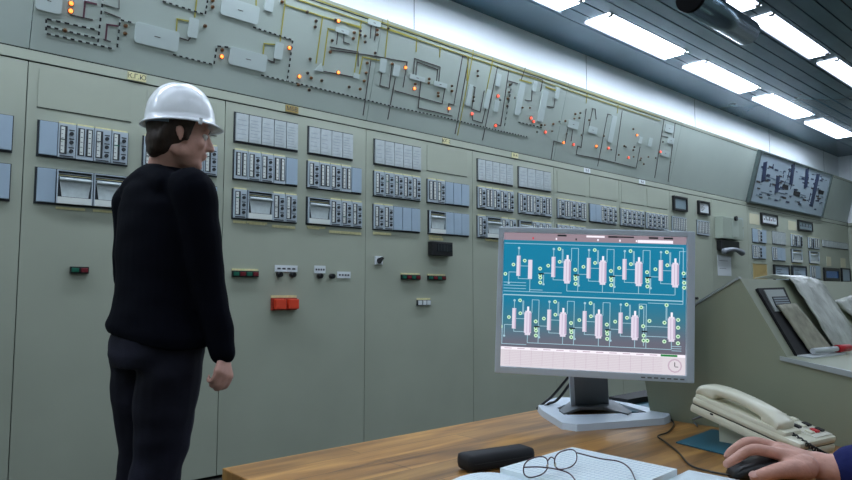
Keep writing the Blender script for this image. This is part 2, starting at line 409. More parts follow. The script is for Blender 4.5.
def u_recorder(b, x0, x1, z0, z1, y):
    w_ = x1 - x0; h = z1 - z0
    box(b, (x0 + .002, y - .006, z0 + .002), (x1 - .002, y, z1 - .002), 2)
    box(b, (x0 + .002, y - .02, z1 - .007), (x1 - .002, y - .006, z1 - .002), 1); box(b, (x0 + .002, y - .02, z0 + .002), (x0 + .007, y - .006, z1 - .007), 1); box(b, (x1 - .007, y - .02, z0 + .002), (x1 - .002, y - .006, z1 - .007), 1)
    box(b, (x0 + .007, y - .02, z0 + .002), (x1 - .007, y - .006, z0 + h * .2), 0)
    for j in range(3): box(b, (x0 + .01, y - .009, z0 + h * (.78 + .05 * j)), (x1 - .01, y - .0055, z0 + h * (.80 + .05 * j)), 1 if j != 1 else 7)
    prism(b, [(x0 + w_ * .08, y - .008, z0 + h * .72), (x0 + w_ * .16, y - .008, z0 + h * .22), (x1 - w_ * .12, y - .008, z0 + h * .22), (x1 - w_ * .05, y - .008, z0 + h * .72)], (0, -.004, 0), 6)
    cyl(b, (x0 + w_ * .09, y - .016, z0 + h * .72), (x1 - w_ * .06, y - .016, z0 + h * .72), h * .05, 8, 6)
def u_pane(b, x0, x1, z0, z1, y):
    box(b, (x0 + .003, y - .010, z0 + .005), (x1 - .0005, y, z1 - .004), 8)
    n = random.randint(5, 8); h = z1 - z0; w_ = x1 - x0
    for k in range(n): box(b, (x0 + w_ * .14, y - .0108, z0 + h * (.1 + .8 * k / n)), (x0 + w_ * random.uniform(.6, .9), y - .0098, z0 + h * (.1 + .8 * k / n) + .0035), 9)
UN = {'c': ('controller_module', u_controller, 1), 's': ('scale_module', u_scales, 1), 'p': ('blank_plate', u_plate, 1), 'r': ('chart_recorder', u_recorder, 2), 'a': ('annunciator_pane', u_pane, 1)}
UM = [SCALE, RIM, DARK, TICK, GREEN, PLATE, RECG, TAPE, ANN, ANNL]
def rack(pl, pr, z0, z1, units, name, label, group=None, tapes=True, y=D):
    zm = (z0 + z1) / 2; x0, x1 = wx(pl, zm), wx(pr, zm)
    t = thing(name, ((x0 + x1) / 2, y, z0), label, 'instrument panel', group)
    b = B(); box(b, (x0 - .006, y - .004, z0 - .008), (x1 + .004, y + .004, z1 + .003)); obj('backing_frame', b, DARK, t)
    n = sum(UN[c][2] for c in units); du = (x1 - x0) / n; k = 0
    for c in units:
        nm, fn, wd = UN[c]; b = B(); fn(b, x0 + du * k + .001, x0 + du * (k + wd) - .001, z0, z1, y - .004); obj(nm, b, UM, t)
        if tapes and c in 'cs':
            b = B(); box(b, (x0 + du * k + .004, y - .012, z1 + .001), (x0 + du * (k + wd) - .004, y - .0035, z1 + .009)); obj('name_strip', b, TAPE, t)
        if tapes and c == 'r':
            b = B(); box(b, (x0 + du * k + .006, y - .004, z0 - .026), (x0 + du * (k + wd) - .03, y, z0 - .014)); obj('name_strip', b, TAPE, t)
        k += wd
    return t
MID = 'instrument_rack'; ANS = 'annunciator_panel'
rack(-42, 12, ZB0, ZB1, 'ppp', MID, 'pale blank instrument rack at the left picture edge, the upper one')
rack(-46, 9.5, ZC0, ZC1, 'ppp', MID, 'pale blank instrument rack at the left picture edge, the lower one')
rack(38, 127, ZB0, ZB1, 'pcscc', MID, 'instrument rack left of the helmet, pale plate then four gauge modules')
rack(35.5, 127, ZC0, ZC1, 'prr', MID, "chart recorder rack partly hidden by the man's left shoulder")
rack(143, 216.5, ZB0, ZB1, 'ccccc', MID, "gauge rack mostly hidden behind the man's head")
rack(143, 216, ZC0, ZC1, 'ccccp', MID, "instrument rack hidden behind the man's shoulders")
rack(234.5, 297, ZA0, ZA1, 'aaaaa', ANS, 'five-pane pale annunciator panel just right of the helmet, topmost row')
rack(233.5, 296.5, ZB0, ZB1, 'sccsp', MID, 'rack right of the helmet under the five-pane annunciator, ending in a pale plate')
rack(232.5, 296, ZC0, ZC1, 'crcc', MID, 'lower rack right of the helmet with a recorder second from its left end')
rack(308, 352, ZA0, ZA1, 'aaaa', ANS, 'four-pane pale annunciator panel above the orange-button cabinet, right column')
rack(307, 360.5, ZB0, ZB1, 'cscsp', MID, 'rack under the four-pane annunciator, dark slot and pale plate at its right end')
rack(306.5, 361, ZC0, ZC1, 'rccc', MID, 'lower rack with a chart recorder at its left end, above small round knobs')
rack(374, 420, ZA0, ZA1, 'aaaaa', ANS, 'five-pane annunciator panel with a pinkish reflection at its right end')
rack(373.5, 419.7, ZB0, ZB1, 'ccccc', MID, 'rack of five gauge modules under the reflecting annunciator')
rack(373, 419, ZC0, ZC1, 'ccppp', MID, 'rack of two gauge modules then three pale plates above the rotary switch')
rack(427, 468, ZB0, ZB1, 'scppp', MID, 'upper rack with three pale plates at right, left of the monitor')
rack(428, 468, ZC0, ZC1, 'rppp', MID, 'rack with white chart recorder and three pale plates above the black box')
rack(477, 512, ZA0, ZA1, 'aaaaa', ANS, 'annunciator panel with bright lamp reflections above the monitor, left one')
rack(477, 512.5, ZB0, ZB1, 'csccc', MID, 'gauge rack directly above the monitor left corner')
rack(477, 515, ZC0, ZC1, 'crcc', MID, 'recorder rack half covered by the monitor top left corner', tapes=True)
rack(518, 550, ZA0, ZA1, 'aaaa', ANS, 'four-pane annunciator panel with one bright reflection above the monitor')
rack(518, 550.5, ZB0, ZB1, 'csccs', MID, 'gauge rack above the monitor, second column from its left corner')
rack(518, 550.5, ZC0, ZC1, 'rccc', MID, 'recorder rack mostly behind the monitor top, second column')
rack(557, 585, ZB0, ZB1, 'csccs', MID, 'gauge rack above the middle of the monitor, first of its cabinet')
rack(589, 615.5, ZB0, ZB1, 'ppccc', MID, 'rack above the monitor starting with two pale plates')
rack(620, 643, ZB0, ZB1, 'ccccc', MID, 'gauge rack above the right part of the monitor')
rack(645.5, 667, ZB0, ZB1, 'ccccs', MID, 'gauge rack above the monitor, last before the square meters')
rack(557, 585, ZC0, ZC1, 'ccccc', MID, 'gauge rack just hidden behind the monitor top, middle')
rack(671.5, 685.5, 1.72, ZB1, 'ssss', MID, 'black-edged narrow scale rack under the grey square meter', tapes=False)
rack(696.5, 708.5, 1.72, ZB1, 'ssss', MID, 'black-edged narrow scale rack under the white square meter', tapes=False)
# far racks under the small mimic panel
def frk(pl, pr, pt, pb, units, label, kind=MID, tapes=False):
    rack(pl, pr, wz((pl), pb), wz((pl), pt), units, kind, label, tapes=tapes)
frk(752, 765.4, 228.5, 242, 'pcp', 'far small rack under the left white tag, upper row', tapes=True)
frk(772, 785, 231, 243.7, 'aaa', 'far pale rack under the first black-framed display, upper row', tapes=True)
frk(790.6, 801.5, 234, 246, 'cc', 'far small rack under the second white tag, upper row', tapes=True)
frk(807.7, 818.8, 237, 248, 'cs', 'far small rack at the right end of the upper row', tapes=True)
frk(822, 847.5, 239.8, 246.5, 'aaaaaa', 'long low strip of small windows at the far right of the wall')
frk(752, 765, 245, 258, 'scp', 'far small rack above the tan panel')
frk(772, 784.5, 247, 260, 'spp', 'far rack of pale plates with a black stripe, second row')
frk(791, 801, 249, 262, 'r', 'far grey-brown recorder, third in the second row', tapes=True)
frk(808.7, 818, 251, 263, 'r', 'far grey-brown recorder, last in the second row', tapes=True)
frk(810, 819.6, 265.5, 278.5, 'sp', 'far narrow rack left of the dark blue screen', tapes=False)

# ------------------------------------------------------------------ framed meters and displays
def framed(name, pl, pr, pt, pb, fr, face, label, cat, rim=.022, depth=.03, extra=None, Y0=D):
    z1 = atY(pl, pt, Y0).z; z0 = atY(pl, pb, Y0).z; x0 = wx(pl, (z0 + z1) / 2); x1 = wx(pr, (z0 + z1) / 2)
    t = thing(name, ((x0 + x1) / 2, Y0, z0), label, cat)
    b = B()
    box(b, (x0, Y0 - depth, z0), (x0 + rim, Y0, z1)); box(b, (x1 - rim, Y0 - depth, z0), (x1, Y0, z1)); box(b, (x0 + rim, Y0 - depth, z0), (x1 - rim, Y0, z0 + rim)); box(b, (x0 + rim, Y0 - depth, z1 - rim), (x1 - rim, Y0, z1))
    obj('frame', b, fr, t)
    b = B(); box(b, (x0 + rim, Y0 - depth * .6, z0 + rim), (x1 - rim, Y0 - .001, z1 - rim)); 
    if extra: extra(b, x0 + rim, x1 - rim, z0 + rim, z1 - rim, Y0 - depth * .6)
    obj('face', b, [face, TICK, SCALE, PLATE, REDL], t)
    return t
MGREY = mat('meter_grey', (120, 138, 144), .3)
def marks(b, x0, x1, z0, z1, y):
    for k in range(7):
        xx = x0 + (x1 - x0) * (.12 + .12 * k); box(b, (xx, y - .002, z0 + (z1 - z0) * .35), (xx + (x1 - x0) * .05, y, z0 + (z1 - z0) * (.55 + .25 * (k % 2))), 1 if k != 4 else 4)
def sketch_face(b, x0, x1, z0, z1, y):
    for k in range(5): box(b, (x0 + (x1 - x0) * .15, y - .002, z0 + (z1 - z0) * (.2 + .14 * k)), (x0 + (x1 - x0) * (.4 + .1 * (k % 3)), y, z0 + (z1 - z0) * (.2 + .14 * k) + .006), 1)
framed('square_meter', 672, 685.5, 195.6, 210, BLACK, MGREY, 'black-framed square meter with a grey face, left of its white twin', 'meter')
framed('square_meter', 697, 708, 200.5, 214, BLACK, WHITE, 'black-framed square meter with a white face', 'meter', extra=sketch_face)
framed('digital_display', 760, 776, 212.5, 224, BLACK, WHITE, 'black-framed wide display nearer the telephone box, under the small mimic panel', 'display', extra=marks)
framed('digital_display', 797, 811, 219.8, 230, BLACK, MGREY, 'black-framed wide display under the right half of the small mimic panel', 'display', extra=marks)
framed('tan_cover_panel', 752, 767, 262.5, 282, STEEL, TAN, 'tan-coloured cover panel above the console top edge', 'panel', rim=.012, depth=.01)
framed('recorder_window', 773, 788, 264.5, 282, BLACK, PLATE, 'black-sided pale recorder window right of the tan panel', 'instrument', extra=sketch_face)
framed('recorder_window', 791, 805, 265.5, 282, DARK, PLATE, 'dark-framed recorder window, second right of the tan panel', 'instrument', extra=sketch_face)
framed('dark_screen', 823, 838, 267.5, 281, BLACK, mat('blue_screen', (20, 60, 100), .2, em=(20, 60, 110), ems=.25), 'dark framed screen with a blue face at the far right of the wall', 'screen', rim=.05)
framed('recorder_window', 840.5, 849, 268, 282, BLACK, PLATE, 'black-sided recorder window at the right picture edge, beside the blue screen', 'instrument')
def card(name, pl, pr, pt, pb, m, label, cat, lines=0, Y0=D, th=.003, back=.0):
    z1 = atY(pl, pt, Y0).z; z0 = atY(pl, pb, Y0).z; x0 = wx(pl, (z0 + z1) / 2); x1 = wx(pr, (z0 + z1) / 2)
    b = B(); box(b, (x0, Y0 - th, z0), (x1, Y0 - back, z1))
    for k in range(lines):
        zz = z1 - (z1 - z0) * (k + .7) / (lines + .6); box(b, (x0 + (x1 - x0) * .12, Y0 - th - .0008, zz), (x0 + (x1 - x0) * random.uniform(.6, .88), Y0 - th, zz + min(.004, (z1 - z0) * .12)), 1)
    return obj(name, b, [m, INK], label=label, cat=cat)
card('white_tag', 749.3, 759, 213, 223.5, mat('cream_tag', (196, 192, 164), .5), 'pale cream tag left of the first wide display', 'label')
card('white_tag', 788.3, 796, 220.5, 229.5, MATS['cream_tag'], 'pale cream tag left of the second wide display', 'label')
card('yellow_tag', 826.5, 831, 256.5, 266, MATS['cream_tag'], 'narrow cream tag above the dark blue screen', 'label')
card('yellow_tag', 840.5, 845.5, 258, 267.5, MATS['cream_tag'], 'narrow cream tag at the far right picture edge', 'label')
card('notice_sheet', 735.3, 743, 217.5, 236.5, PLATE, 'tall pale notice sheet right of the wall telephone box', 'notice', 9)
card('notice_sheet', 717.5, 731, 255, 275.5, WHITE, 'white printed sheet below the wall telephone', 'notice', 2)
# wall telephone box and its black handset cradle
z1 = wz(714.5, 216.5); z0 = wz(714.5, 238.5); x0 = wx(714.5, 1.9); x1 = wx(735, 1.9)
t = thing('wall_telephone_box', ((x0 + x1) / 2, D, z0), 'grey wall telephone box with black dial knob near the right end', 'telephone box')
b = B(); box(b, (x0, D - .10, z0), (x1, D, z1), 0, None, .008); obj('case', b, mat('box_grey', (150, 160, 146), .45), t)
b = B(); cyl(b, ((x0 * .4 + x1 * .6), D - .10, z0 + .26), ((x0 * .4 + x1 * .6), D - .125, z0 + .26), .03, 14); obj('dial_knob', b, BLACK, t)
b = B(); cyl(b, (x1 - .02, D - .06, z0 + .16), (x1 + .03, D - .06, z0 + .16), .03, 12); obj('side_knob', b, BLACK, t)
b = B(); box(b, (x0 * .45 + x1 * .55 - .07, D - .104, z0 + .03), (x0 * .4 + x1 * .6 + .09, D - .099, z1 - .04)); obj('front_plate', b, mat('plate_grey', (162, 172, 160), .4), t)
z3 = wz(716, 240); z4 = wz(716, 254)
t = thing('wall_telephone', ((x0 + x1) / 2 - .03, D, z4), 'black and silver wall telephone handset in its cradle below the grey box', 'telephone')
b = B(); box(b, (x0 + .03, D - .07, z4 + .05), (x1 - .05, D, z3), 0, None, .01); obj('cradle', b, BLACK, t)
b = B(); limb(b, [(x0 + .02, D - .1, z4 + .03), (x0 + .15, D - .12, z4 + .055), (x0 + .3, D - .12, z4 + .055), (x1 - .06, D - .1, z4 + .03)], [.038, .024, .024, .038]); obj('handset', b, SILVERD, t)

# ------------------------------------------------------------------ switches and lamps on the cabinet fronts
def dev(name, pl, pr, pt, pb, label, cat): 
    z1 = wz(pl, pt); z0 = wz(pl, pb); x0 = wx(pl, (z0 + z1) / 2); x1 = wx(pr, (z0 + z1) / 2)
    return thing(name, ((x0 + x1) / 2, D, z0), label, cat), x0, x1, z0, z1
def lampbar(pl, pr, pt, pb, seq, label, strip=True):
    t, x0, x1, z0, z1 = dev('indicator_lamp_bar', pl, pr, pt, pb, label, 'indicator lights')
    b = B(); box(b, (x0, D - .018, z0), (x1, D, z1), 0, None, .002); obj('bezel', b, BLACK, t)
    n = len(seq); du = (x1 - x0) / n
    for k, c in enumerate(seq):
        b = B(); box(b, (x0 + du * k + du * .12, D - .026, z0 + (z1 - z0) * .2), (x0 + du * (k + 1) - du * .12, D - .017, z1 - (z1 - z0) * .2), 0, None, .002)
        obj('lens', b, GREEN if c == 'g' else REDL, t, label='green lens' if c == 'g' else 'dark red lens')
    if strip:
        b = B(); box(b, (x0, D - .008, z1), (x1, D, z1 + .012)); obj('name_strip', b, TAPE, t)
lampbar(69.5, 88, 266.5, 273.5, 'gr', 'green and dark red indicator pair left of the man', strip=False)
lampbar(231.5, 257.5, 270.5, 277, 'grgr', 'green and red indicator bar nearest the right of the man, left of two knobs')
lampbar(400.5, 419, 274.5, 279.5, 'grgr', 'indicator bar of green and red lenses, left one of the pair beside the monitor')
lampbar(427, 444.5, 275.5, 280, 'grgr', 'indicator bar of green and red lenses, right one of the pair beside the monitor')
def knobs(pl, pr, pt, pb, n, label, tagbox=None, mk=BLACK, plate=False):
    t, x0, x1, z0, z1 = dev('control_knob_set', pl, pr, pt, pb, label, 'switch')
    r = (z1 - z0) * .5; 
    for k in range(n):
        xx = x0 + r + (x1 - x0 - 2 * r) * k / max(1, n - 1)
        b = B(); cyl(b, (xx, D, (z0 + z1) / 2), (xx, D - .03, (z0 + z1) / 2), r, 14, 0, r * .85); box(b, (xx - .003, D - .036, z0 + .003), (xx + .003, D - .029, z1 - .003)); obj('knob', b, mk, t)
    if tagbox:
        for q in tagbox:
            zz1 = wz(q[0], q[2]); zz0 = wz(q[0], q[3]); a = wx(q[0], zz0); c = wx(q[1], zz0)
            b = B(); box(b, (a, D - .006, zz0), (c, D, zz1))
            for j in range(4): box(b, (a + (c - a) * (.1 + .22 * j), D - .007, zz0 + (zz1 - zz0) * .35), (a + (c - a) * (.24 + .22 * j), D - .0058, zz0 + (zz1 - zz0) * .6), 1)
            obj('name_card', b, [WHITE, INK], t)
knobs(276, 294.5, 271.5, 277.5, 2, 'two black knobs under a white name card above the orange-red buttons', [(274.5, 297, 265, 271.5)])
knobs(316.5, 333.5, 273, 278.8, 2, 'two black knobs with one white card above and one card at their right', [(314, 325, 265.5, 273), (337, 350, 271.5, 278)])
t, x0, x1, z0, z1 = dev('rotary_switch', 374.5, 382, 256, 264.5, 'small black and white rotary switch on the cabinet left of the monitor', 'switch')
b = B(); box(b, (x0, D - .01, z0), (x1, D, z1), 0, None, .002); obj('plate', b, WHITE, t)
b = B(); cyl(b, ((x0 + x1) / 2, D - .01, (z0 + z1) / 2), ((x0 + x1) / 2, D - .02, (z0 + z1) / 2), .019, 14); box(b, (-.008, -.04, -.024), (.008, -.015, .024), 0, Matrix.Translation(((x0 + x1) / 2, D, (z0 + z1) / 2)) @ Matrix.Rotation(.7, 4, 'Y')); obj('knob', b, BLACK, t)
t, x0, x1, z0, z1 = dev('push_button_pair', 270.5, 296, 298, 310.5, 'pair of square orange-red push buttons on the cabinet right of the man', 'push buttons')
for k in range(2):
    a = x0 + (x1 - x0) * .5 * k
    b = B(); box(b, (a, D - .02, z0), (a + (x1 - x0) * .48, D, z1), 0, None, .003); o = obj('button_body', b, mat('dark_orange', (150, 46, 26), .5), t)
    b = B(); box(b, (a + .012, D - .05, z0 + .008), (a + (x1 - x0) * .46, D - .019, z1 - .008), 0, None, .004); obj('button_cap', b, REDB, o)
b = B(); box(b, (x0, D - .006, z1 + .002), (x1, D, z1 + .016)); obj('name_strip', b, TAPE, t)
t, x0, x1, z0, z1 = dev('small_switch_row', 416.5, 430, 300, 305.5, 'row of three tiny white switches below the indicator bars', 'switch')
b = B(); box(b, (x0, D - .01, z0), (x1, D, z1)); obj('plate', b, DARK, t)
for k in range(3):
    a = x0 + (x1 - x0) * (.06 + .32 * k); b = B(); box(b, (a, D - .02, z0 + .004), (a + (x1 - x0) * .22, D - .009, z1 - .004)); obj('rocker', b, WHITE, t)
b = B(); box(b, (x0, D - .004, z1), (x1, D, z1 + .014)); obj('name_strip', b, TAPE, t)
t, x0, x1, z0, z1 = dev('black_display_box', 427.8, 448.3, 241.5, 255.5, 'black display box under the white chart recorder left of the monitor', 'display')
b = B(); box(b, (x0, D - .05, z0), (x1, D, z1), 0, None, .004); obj('case', b, BLACK, t)
b = B(); box(b, (x0 + .05, D - .053, z0 + .03), (x1 - .01, D - .049, z1 - .015)); 
for k in range(4): box(b, (x0 + .055 + .03 * k, D - .055, z0 + .035), (x0 + .058 + .03 * k, D - .0525, z1 - .02), 1)
obj('window', b, [mat('smoked', (36, 40, 44), .15), DARK], t)
t, x0, x1, z0, z1 = dev('small_wall_latch', 694.5, 696.5, 297, 299.5, 'tiny dark knob on the wall just right of the monitor', 'knob'); b = B(); cyl(b, ((x0 + x1) / 2, D, (z0 + z1) / 2), ((x0 + x1) / 2, D - .03, (z0 + z1) / 2), .015, 10); obj('knob', b, BLACK, t)
# tape labels under the racks
for pl, pr, py_, lb in ((233, 246, 221.5, 'left of two under the rack right of the man'), (249, 265, 223, 'under the recorder right of the man'), (272, 295, 226, 'long one, under the right end of the rack beside the man'), (308, 319, 227.5, 'short bright one under the second recorder'), (329, 361, 231.5, 'longest one, under the modules beside the second recorder'), (373, 391, 233, 'under the two-module rack above the rotary switch'), (429, 443, 238.5, 'under the white chart recorder'), (485, 492, 239, 'at the monitor top left corner')):
    card('tape_label', pl, pr, py_ - 1.3, py_ + 1.3, TAPE, 'yellowed tape label ' + lb, 'label', 0)
# section plates on the rail
for px, py, s, wd, lb, m_ in ((137, 76, 'К.Г.Ю', .095, 'cream section plate reading letters above the white helmet', TAPE), (292, 106.5, 'МБВ', .09, 'brownish section plate above the five-pane annunciator', mat('brass_tag', (150, 128, 66), .5)), (446, 140, 'ЮГ-2', .075, 'cream section plate above the blank cover left of the monitor', TAPE), (515, 154.5, 'К-4', .08, 'small cream section plate above the reflecting annunciators', TAPE), (587, 170, 'К-5', .1, 'small pale section plate above the middle of the monitor', WHITE), (642, 181, 'К-6', .12, 'small pale section plate above the right side of the monitor', WHITE)):
    p = atY(px, py, D - .006)
    t = thing('section_plate', (p.x, p.y, p.z - .02), lb, 'label')
    b = B(); box(b, (p.x - wd / 2, D - .009, 2.182), (p.x + wd / 2, D - .004, 2.224)); obj('plate', b, m_, t)
    b = text_bm(s, .036, Matrix.Translation((p.x, D - .0095, 2.2025)) @ Matrix.Rotation(math.pi / 2, 4, 'X')); obj('lettering', b, INK, t)

# ================================================================== MIMIC BOARD
LEAN = math.radians(15); ZB = 2.236; BH = .69                           # sloping length
bd = Vector((0, -math.sin(LEAN), math.cos(LEAN))); bn = Vector((0, -math.cos(LEAN), -math.sin(LEAN)))  # up-slope, outward
BP = Vector((0, D, ZB))
def bpt(px, py, off=0): return plane_hit(px, py, BP, bn) + bn * off
def slab(b, x0, x1, s0, s1, o0, o1, mi=0):
    v = [BP + Vector((x, 0, 0)) + bd * s + bn * o for x in (x0, x1) for s in (s0, s1) for o in (o0, o1)]
    vs_ = [b.verts.new(q) for q in v]
    fs = [b.faces.new([vs_[i] for i in q]) for q in ((0, 1, 3, 2), (4, 6, 7, 5), (0, 4, 5, 1), (2, 3, 7, 6), (0, 2, 6, 4), (1, 5, 7, 3))]
    for f in fs: f.material_index = mi
secs = [(-3.0, .606), (.610, 2.64), (2.644, 4.72), (4.724, 6.78), (6.784, 8.80), (8.804, 12.8)]
secl = ['plain leaning board section at the left edge above the cabinets', 'leaning mimic board section with large pale tank symbols above the white helmet', 'leaning mimic board section with yellow pipe lines and orange lamps, left of centre', 'leaning mimic board section with tall pale vessels and red lamps above the monitor left', 'leaning mimic board section with faint symbols, last one before the plain area', 'plain leaning board section behind the small blue-grey mimic panel']
TH = []
for (x0, x1), lb in zip(secs, secl):
    t = thing('mimic_board', ((x0 + x1) / 2, D, ZB), lb, 'mimic board'); TH.append(t)
    b = B(); slab(b, x0, x1, 0, BH - .035, -.02, 0); obj('board_panel', b, STEEL2, t)
    b = B(); slab(b, x0, x1, BH - .03, BH, -.02, .003); slab(b, x0, x1, BH - .036, BH - .03, -.02, -.003, 1); obj('top_rail', b, [STEEL, GAP], t)
def sec_of(X):
    for k, (a, c) in enumerate(secs):
        if X < c + .003: return k
    return 5
LIN = [B() for _ in secs]
def seg3(b, p, q, wd, mi, th=.003):
    d = (q - p); 
    if d.length < 1e-5: return
    d.normalize(); s = d.cross(bn).normalized() * wd / 2; e = d * wd / 2
    prism(b, [p - s - e, p + s - e, q + s + e, q - s + e], bn * th, mi)
def line(pts, mi=0, wd=.009):
    P = [bpt(*p) for p in pts]
    for a, c in zip(P, P[1:]):
        cuts = sorted([0, 1] + [t for t in ((x_ - a.x) / (c.x - a.x) if abs(c.x - a.x) > 1e-6 else -1 for x_ in (2.642, 4.722, 6.782)) if 0 < t < 1])
        for t0, t1 in zip(cuts, cuts[1:]):
            p, q = a.lerp(c, t0), a.lerp(c, t1); d = (q - p).normalized() * .005
            if t0 > 0: p = p + d
            if t1 < 1: q = q - d
            if (q - p).length > .012: seg3(LIN[sec_of((p.x + q.x) / 2)], p + bn * .0005, q + bn * .0005, wd, mi, .003)
def dash(pts, step=.036, wd=.008):
    P = [bpt(*p) for p in pts]
    for a, c in zip(P, P[1:]):
        L = (c - a).length; n = max(1, round(L / step)); d = (c - a) / n; b = LIN[sec_of((a.x + c.x) / 2)]
        for k in range(n):
            b = LIN[sec_of((a + d * (k + .5)).x)]; seg3(b, a + d * k + d * .2 + bn * .001, a + d * (k + .52) + bn * .001, wd, 3 if 1 else 0, .003); seg3(b, a + d * (k + .68) + bn * .001, a + d * (k + .98) + bn * .001, wd * .9, 2, .003)
YL = [[(x, 292 - .3345 * (1172 - x)) for x in (296, 400, 500, 600, 660)], [(x, 292 - .3415 * (1172 - x)) for x in (316, 400, 500, 600, 660)],
      [(284.7, -4), (284.7, 4.6), (280, 41)], [(284.7, 4.6), (322.5, 16.5), (350, 24), (361, 27)], [(322.5, 16.5), (316, 63)], [(328, 28.6), (323, 65)], [(328, 28.6), (334, 30)], [(176.3, 31), (177, 18.8), (188, 21)], [(197, -4), (194.6, 17)],
      [(263, 54), (264, 43.5), (274.5, 44.5)], [(256, -2), (256, 6)], [(361, 22), (354.4, 72)], [(359, 74.5), (362.5, 57), (379, 60.5)], [(387.7, 20), (387.7, 28.5), (385, 57)], [(387.7, 28.5), (416.7, 38.5), (416, 51.5)], [(440, 47), (439.5, 57)], [(347.6, 24.4), (361, 28)], [(350, 24), (347, 24)],
      [(473, 50), (472.5, 56), (457.5, 135)], [(492.5, 58), (492.5, 61), (486, 92.5)], [(587, 94), (586, 103)], [(618, 105), (617, 113)]]
for l in YL: line(l, 0, .007)
for l in ([(520, 80), (531, 83)], [(546, 87), (556, 90.5)], [(468, 58), (467, 80)]): line(l, 0, .012)
DL = [[(330, 50), (368, 55), (407, 62), (403, 87)], [(322, 71), (353, 77)], [(358, 66), (358, 52), (330, 47)], [(370.6, 61), (363, 115)], [(381.5, 73), (379.6, 85.4), (389, 88.3), (391.8, 65)], [(395, 78.6), (387.7, 119)], [(395, 90.8), (442, 103.7), (445, 87.5)], [(420.8, 81), (418, 107.9), (440, 113), (452, 116)], [(412.7, 77), (414.5, 58.5), (440, 67), (438.7, 81)], [(415.7, 77), (417, 62), (437.5, 69.5), (436.5, 81)],
      [(468.7, 57.5), (462.5, 56), (453.7, 105), (448.7, 103.7), (448, 112.5)], [(468.7, 57.5), (455, 133.7)], [(497.5, 66), (482.5, 140)], [(530, 76.5), (508.7, 70), (500.5, 126), (496, 124)], [(508.7, 81), (517.5, 83.5)], [(472, 86), (475, 87.5), (471.5, 109), (480, 112), (484, 91)], [(472.5, 114), (472.5, 120), (482, 123), (487.5, 100)],
      [(530, 76), (542.5, 80), (540.5, 91)], [(555, 95), (553.7, 107.5), (547, 106.5)], [(532, 90), (531.3, 101), (525, 100)], [(553.7, 141), (551, 159)], [(553.7, 141), (561, 143)], [(567.5, 129), (565, 143)], [(572.5, 130), (571, 141)], [(577.5, 146), (576, 154.5), (600, 159), (636, 168), (640, 147)], [(592.5, 109), (589, 126)], [(586, 109), (581, 147.5), (577.5, 146)], [(611, 115), (607.5, 114), (597.5, 166)],
      [(622, 111), (615, 161)], [(664, 119), (654.6, 177.5)], [(675, 123), (668, 181.6)], [(662, 136), (674, 139)], [(105, 12), (120, 18)], [(71, 15), (92, 19.7)], [(104, 39.5), (110, 41.5)], [(268, 60), (274, 62.5), (274, 59)], [(180, 38), (188, 40.5), (190, 38)], [(344, 30), (343.5, 42), (349, 44)], [(338, 30), (336.5, 44)], [(371, 26), (370, 38)], [(376, 27), (374.5, 40)], [(525, 68), (521, 80)], [(596, 119), (595, 109), (592, 108.5)]]
for l in DL: line(l, 1, .006)
for l in ([(96, 4), (85, 1.5), (83.5, 17)], [(118, 26), (107, 24.5), (105.5, 40)]): line(l, 4, .008)
line([(102, 4), (119, 9), (119, -2)], 1, .003)
for l in ([(46, 18.8), (97.5, 30)], [(46, 26), (97.5, 38.5)], [(46, 33.4), (114.4, 49)], [(46, 18.8), (46, 33.4)], [(103, -4), (97.5, 45)], [(117, 48), (120, 19.7), (134, 23)], [(162, 1), (205, 14.6), (208, -2)], [(172.5, 54.4), (213.8, 64.7), (216.6, 46), (230.7, 47.5)], [(252.6, 27), (292.7, 40), (287, 81)], [(260.6, 75), (300, 84), (350, 96), (395, 107), (440, 116.5), (500, 131), (528, 137)]): dash(l)
for l in ([(512, 82), (504, 128)], [(518, 122), (543, 128)]): dash(l, .05, .007)
for k, b in enumerate(LIN):
    if b.verts: obj('process_lines', b, [YEL, BRN, WDASH, BLACKM, PURP], TH[k])
    else: b.free()
def tank(px, py, wpx, hpx, rnd=.3, mark=True):
    c = bpt(px, py, .001); l = bpt(px - wpx / 2, py, .001); hh = abs((bpt(px, py - hpx / 2) - bpt(px, py + hpx / 2)).dot(bd)) / 2; ww = abs(l.x - c.x)
    r = min(ww, hh) * rnd; pts = []
    for sx, sy, a0 in ((1, 1, 0), (-1, 1, 90), (-1, -1, 180), (1, -1, 270)):
        for k in range(5):
            a = math.radians(a0 + k * 22.5); pts.append(c + Vector((1, 0, 0)) * (sx * (ww - r) + r * math.cos(a)) + bd * (sy * (hh - r) + r * math.sin(a)))
    b = B(); prism(b, pts, bn * .006, 0)
    if mark and ww > .05: seg3(b, c + Vector((-ww * .12, 0, 0)) + bn * .006, c + Vector((ww * .12, 0, 0)) + bn * .006, .004, 1, .001)
    obj('tank_symbol', b, [TANK, BRN], TH[sec_of(c.x)])
for q in [(49, 1, 27, 22), (157, 37, 46, 21), (240, 10.5, 40, 19), (248, 59.5, 39, 18), (193, 28, 10, 20), (278.5, 51, 8.5, 17), (269, 4, 9, 15), (342, 31, 14, 5), (374, 23, 13, 6), (382.7, 65.5, 6.5, 14), (396, 70.5, 6.5, 12), (417, 78, 16, 5), (440, 84.5, 14, 5), (356, 76, 6, 5),
          (469, 95, 4.5, 22), (487, 99, 4.5, 20), (498, 80, 4.5, 13), (496, 106, 4.5, 12), (519.5, 99, 6, 34), (542.5, 106, 6, 33), (534.5, 86, 4, 11), (557, 93, 4, 12), (573, 124.5, 11, 8), (592.5, 130, 9, 7), (612, 129, 5, 28), (669, 128.5, 9, 8), (670.5, 140.5, 6.5, 6.5), (665, 153.5, 8, 6), (640, 140, 3.5, 7), (650, 142, 3.5, 9)]: tank(*q)
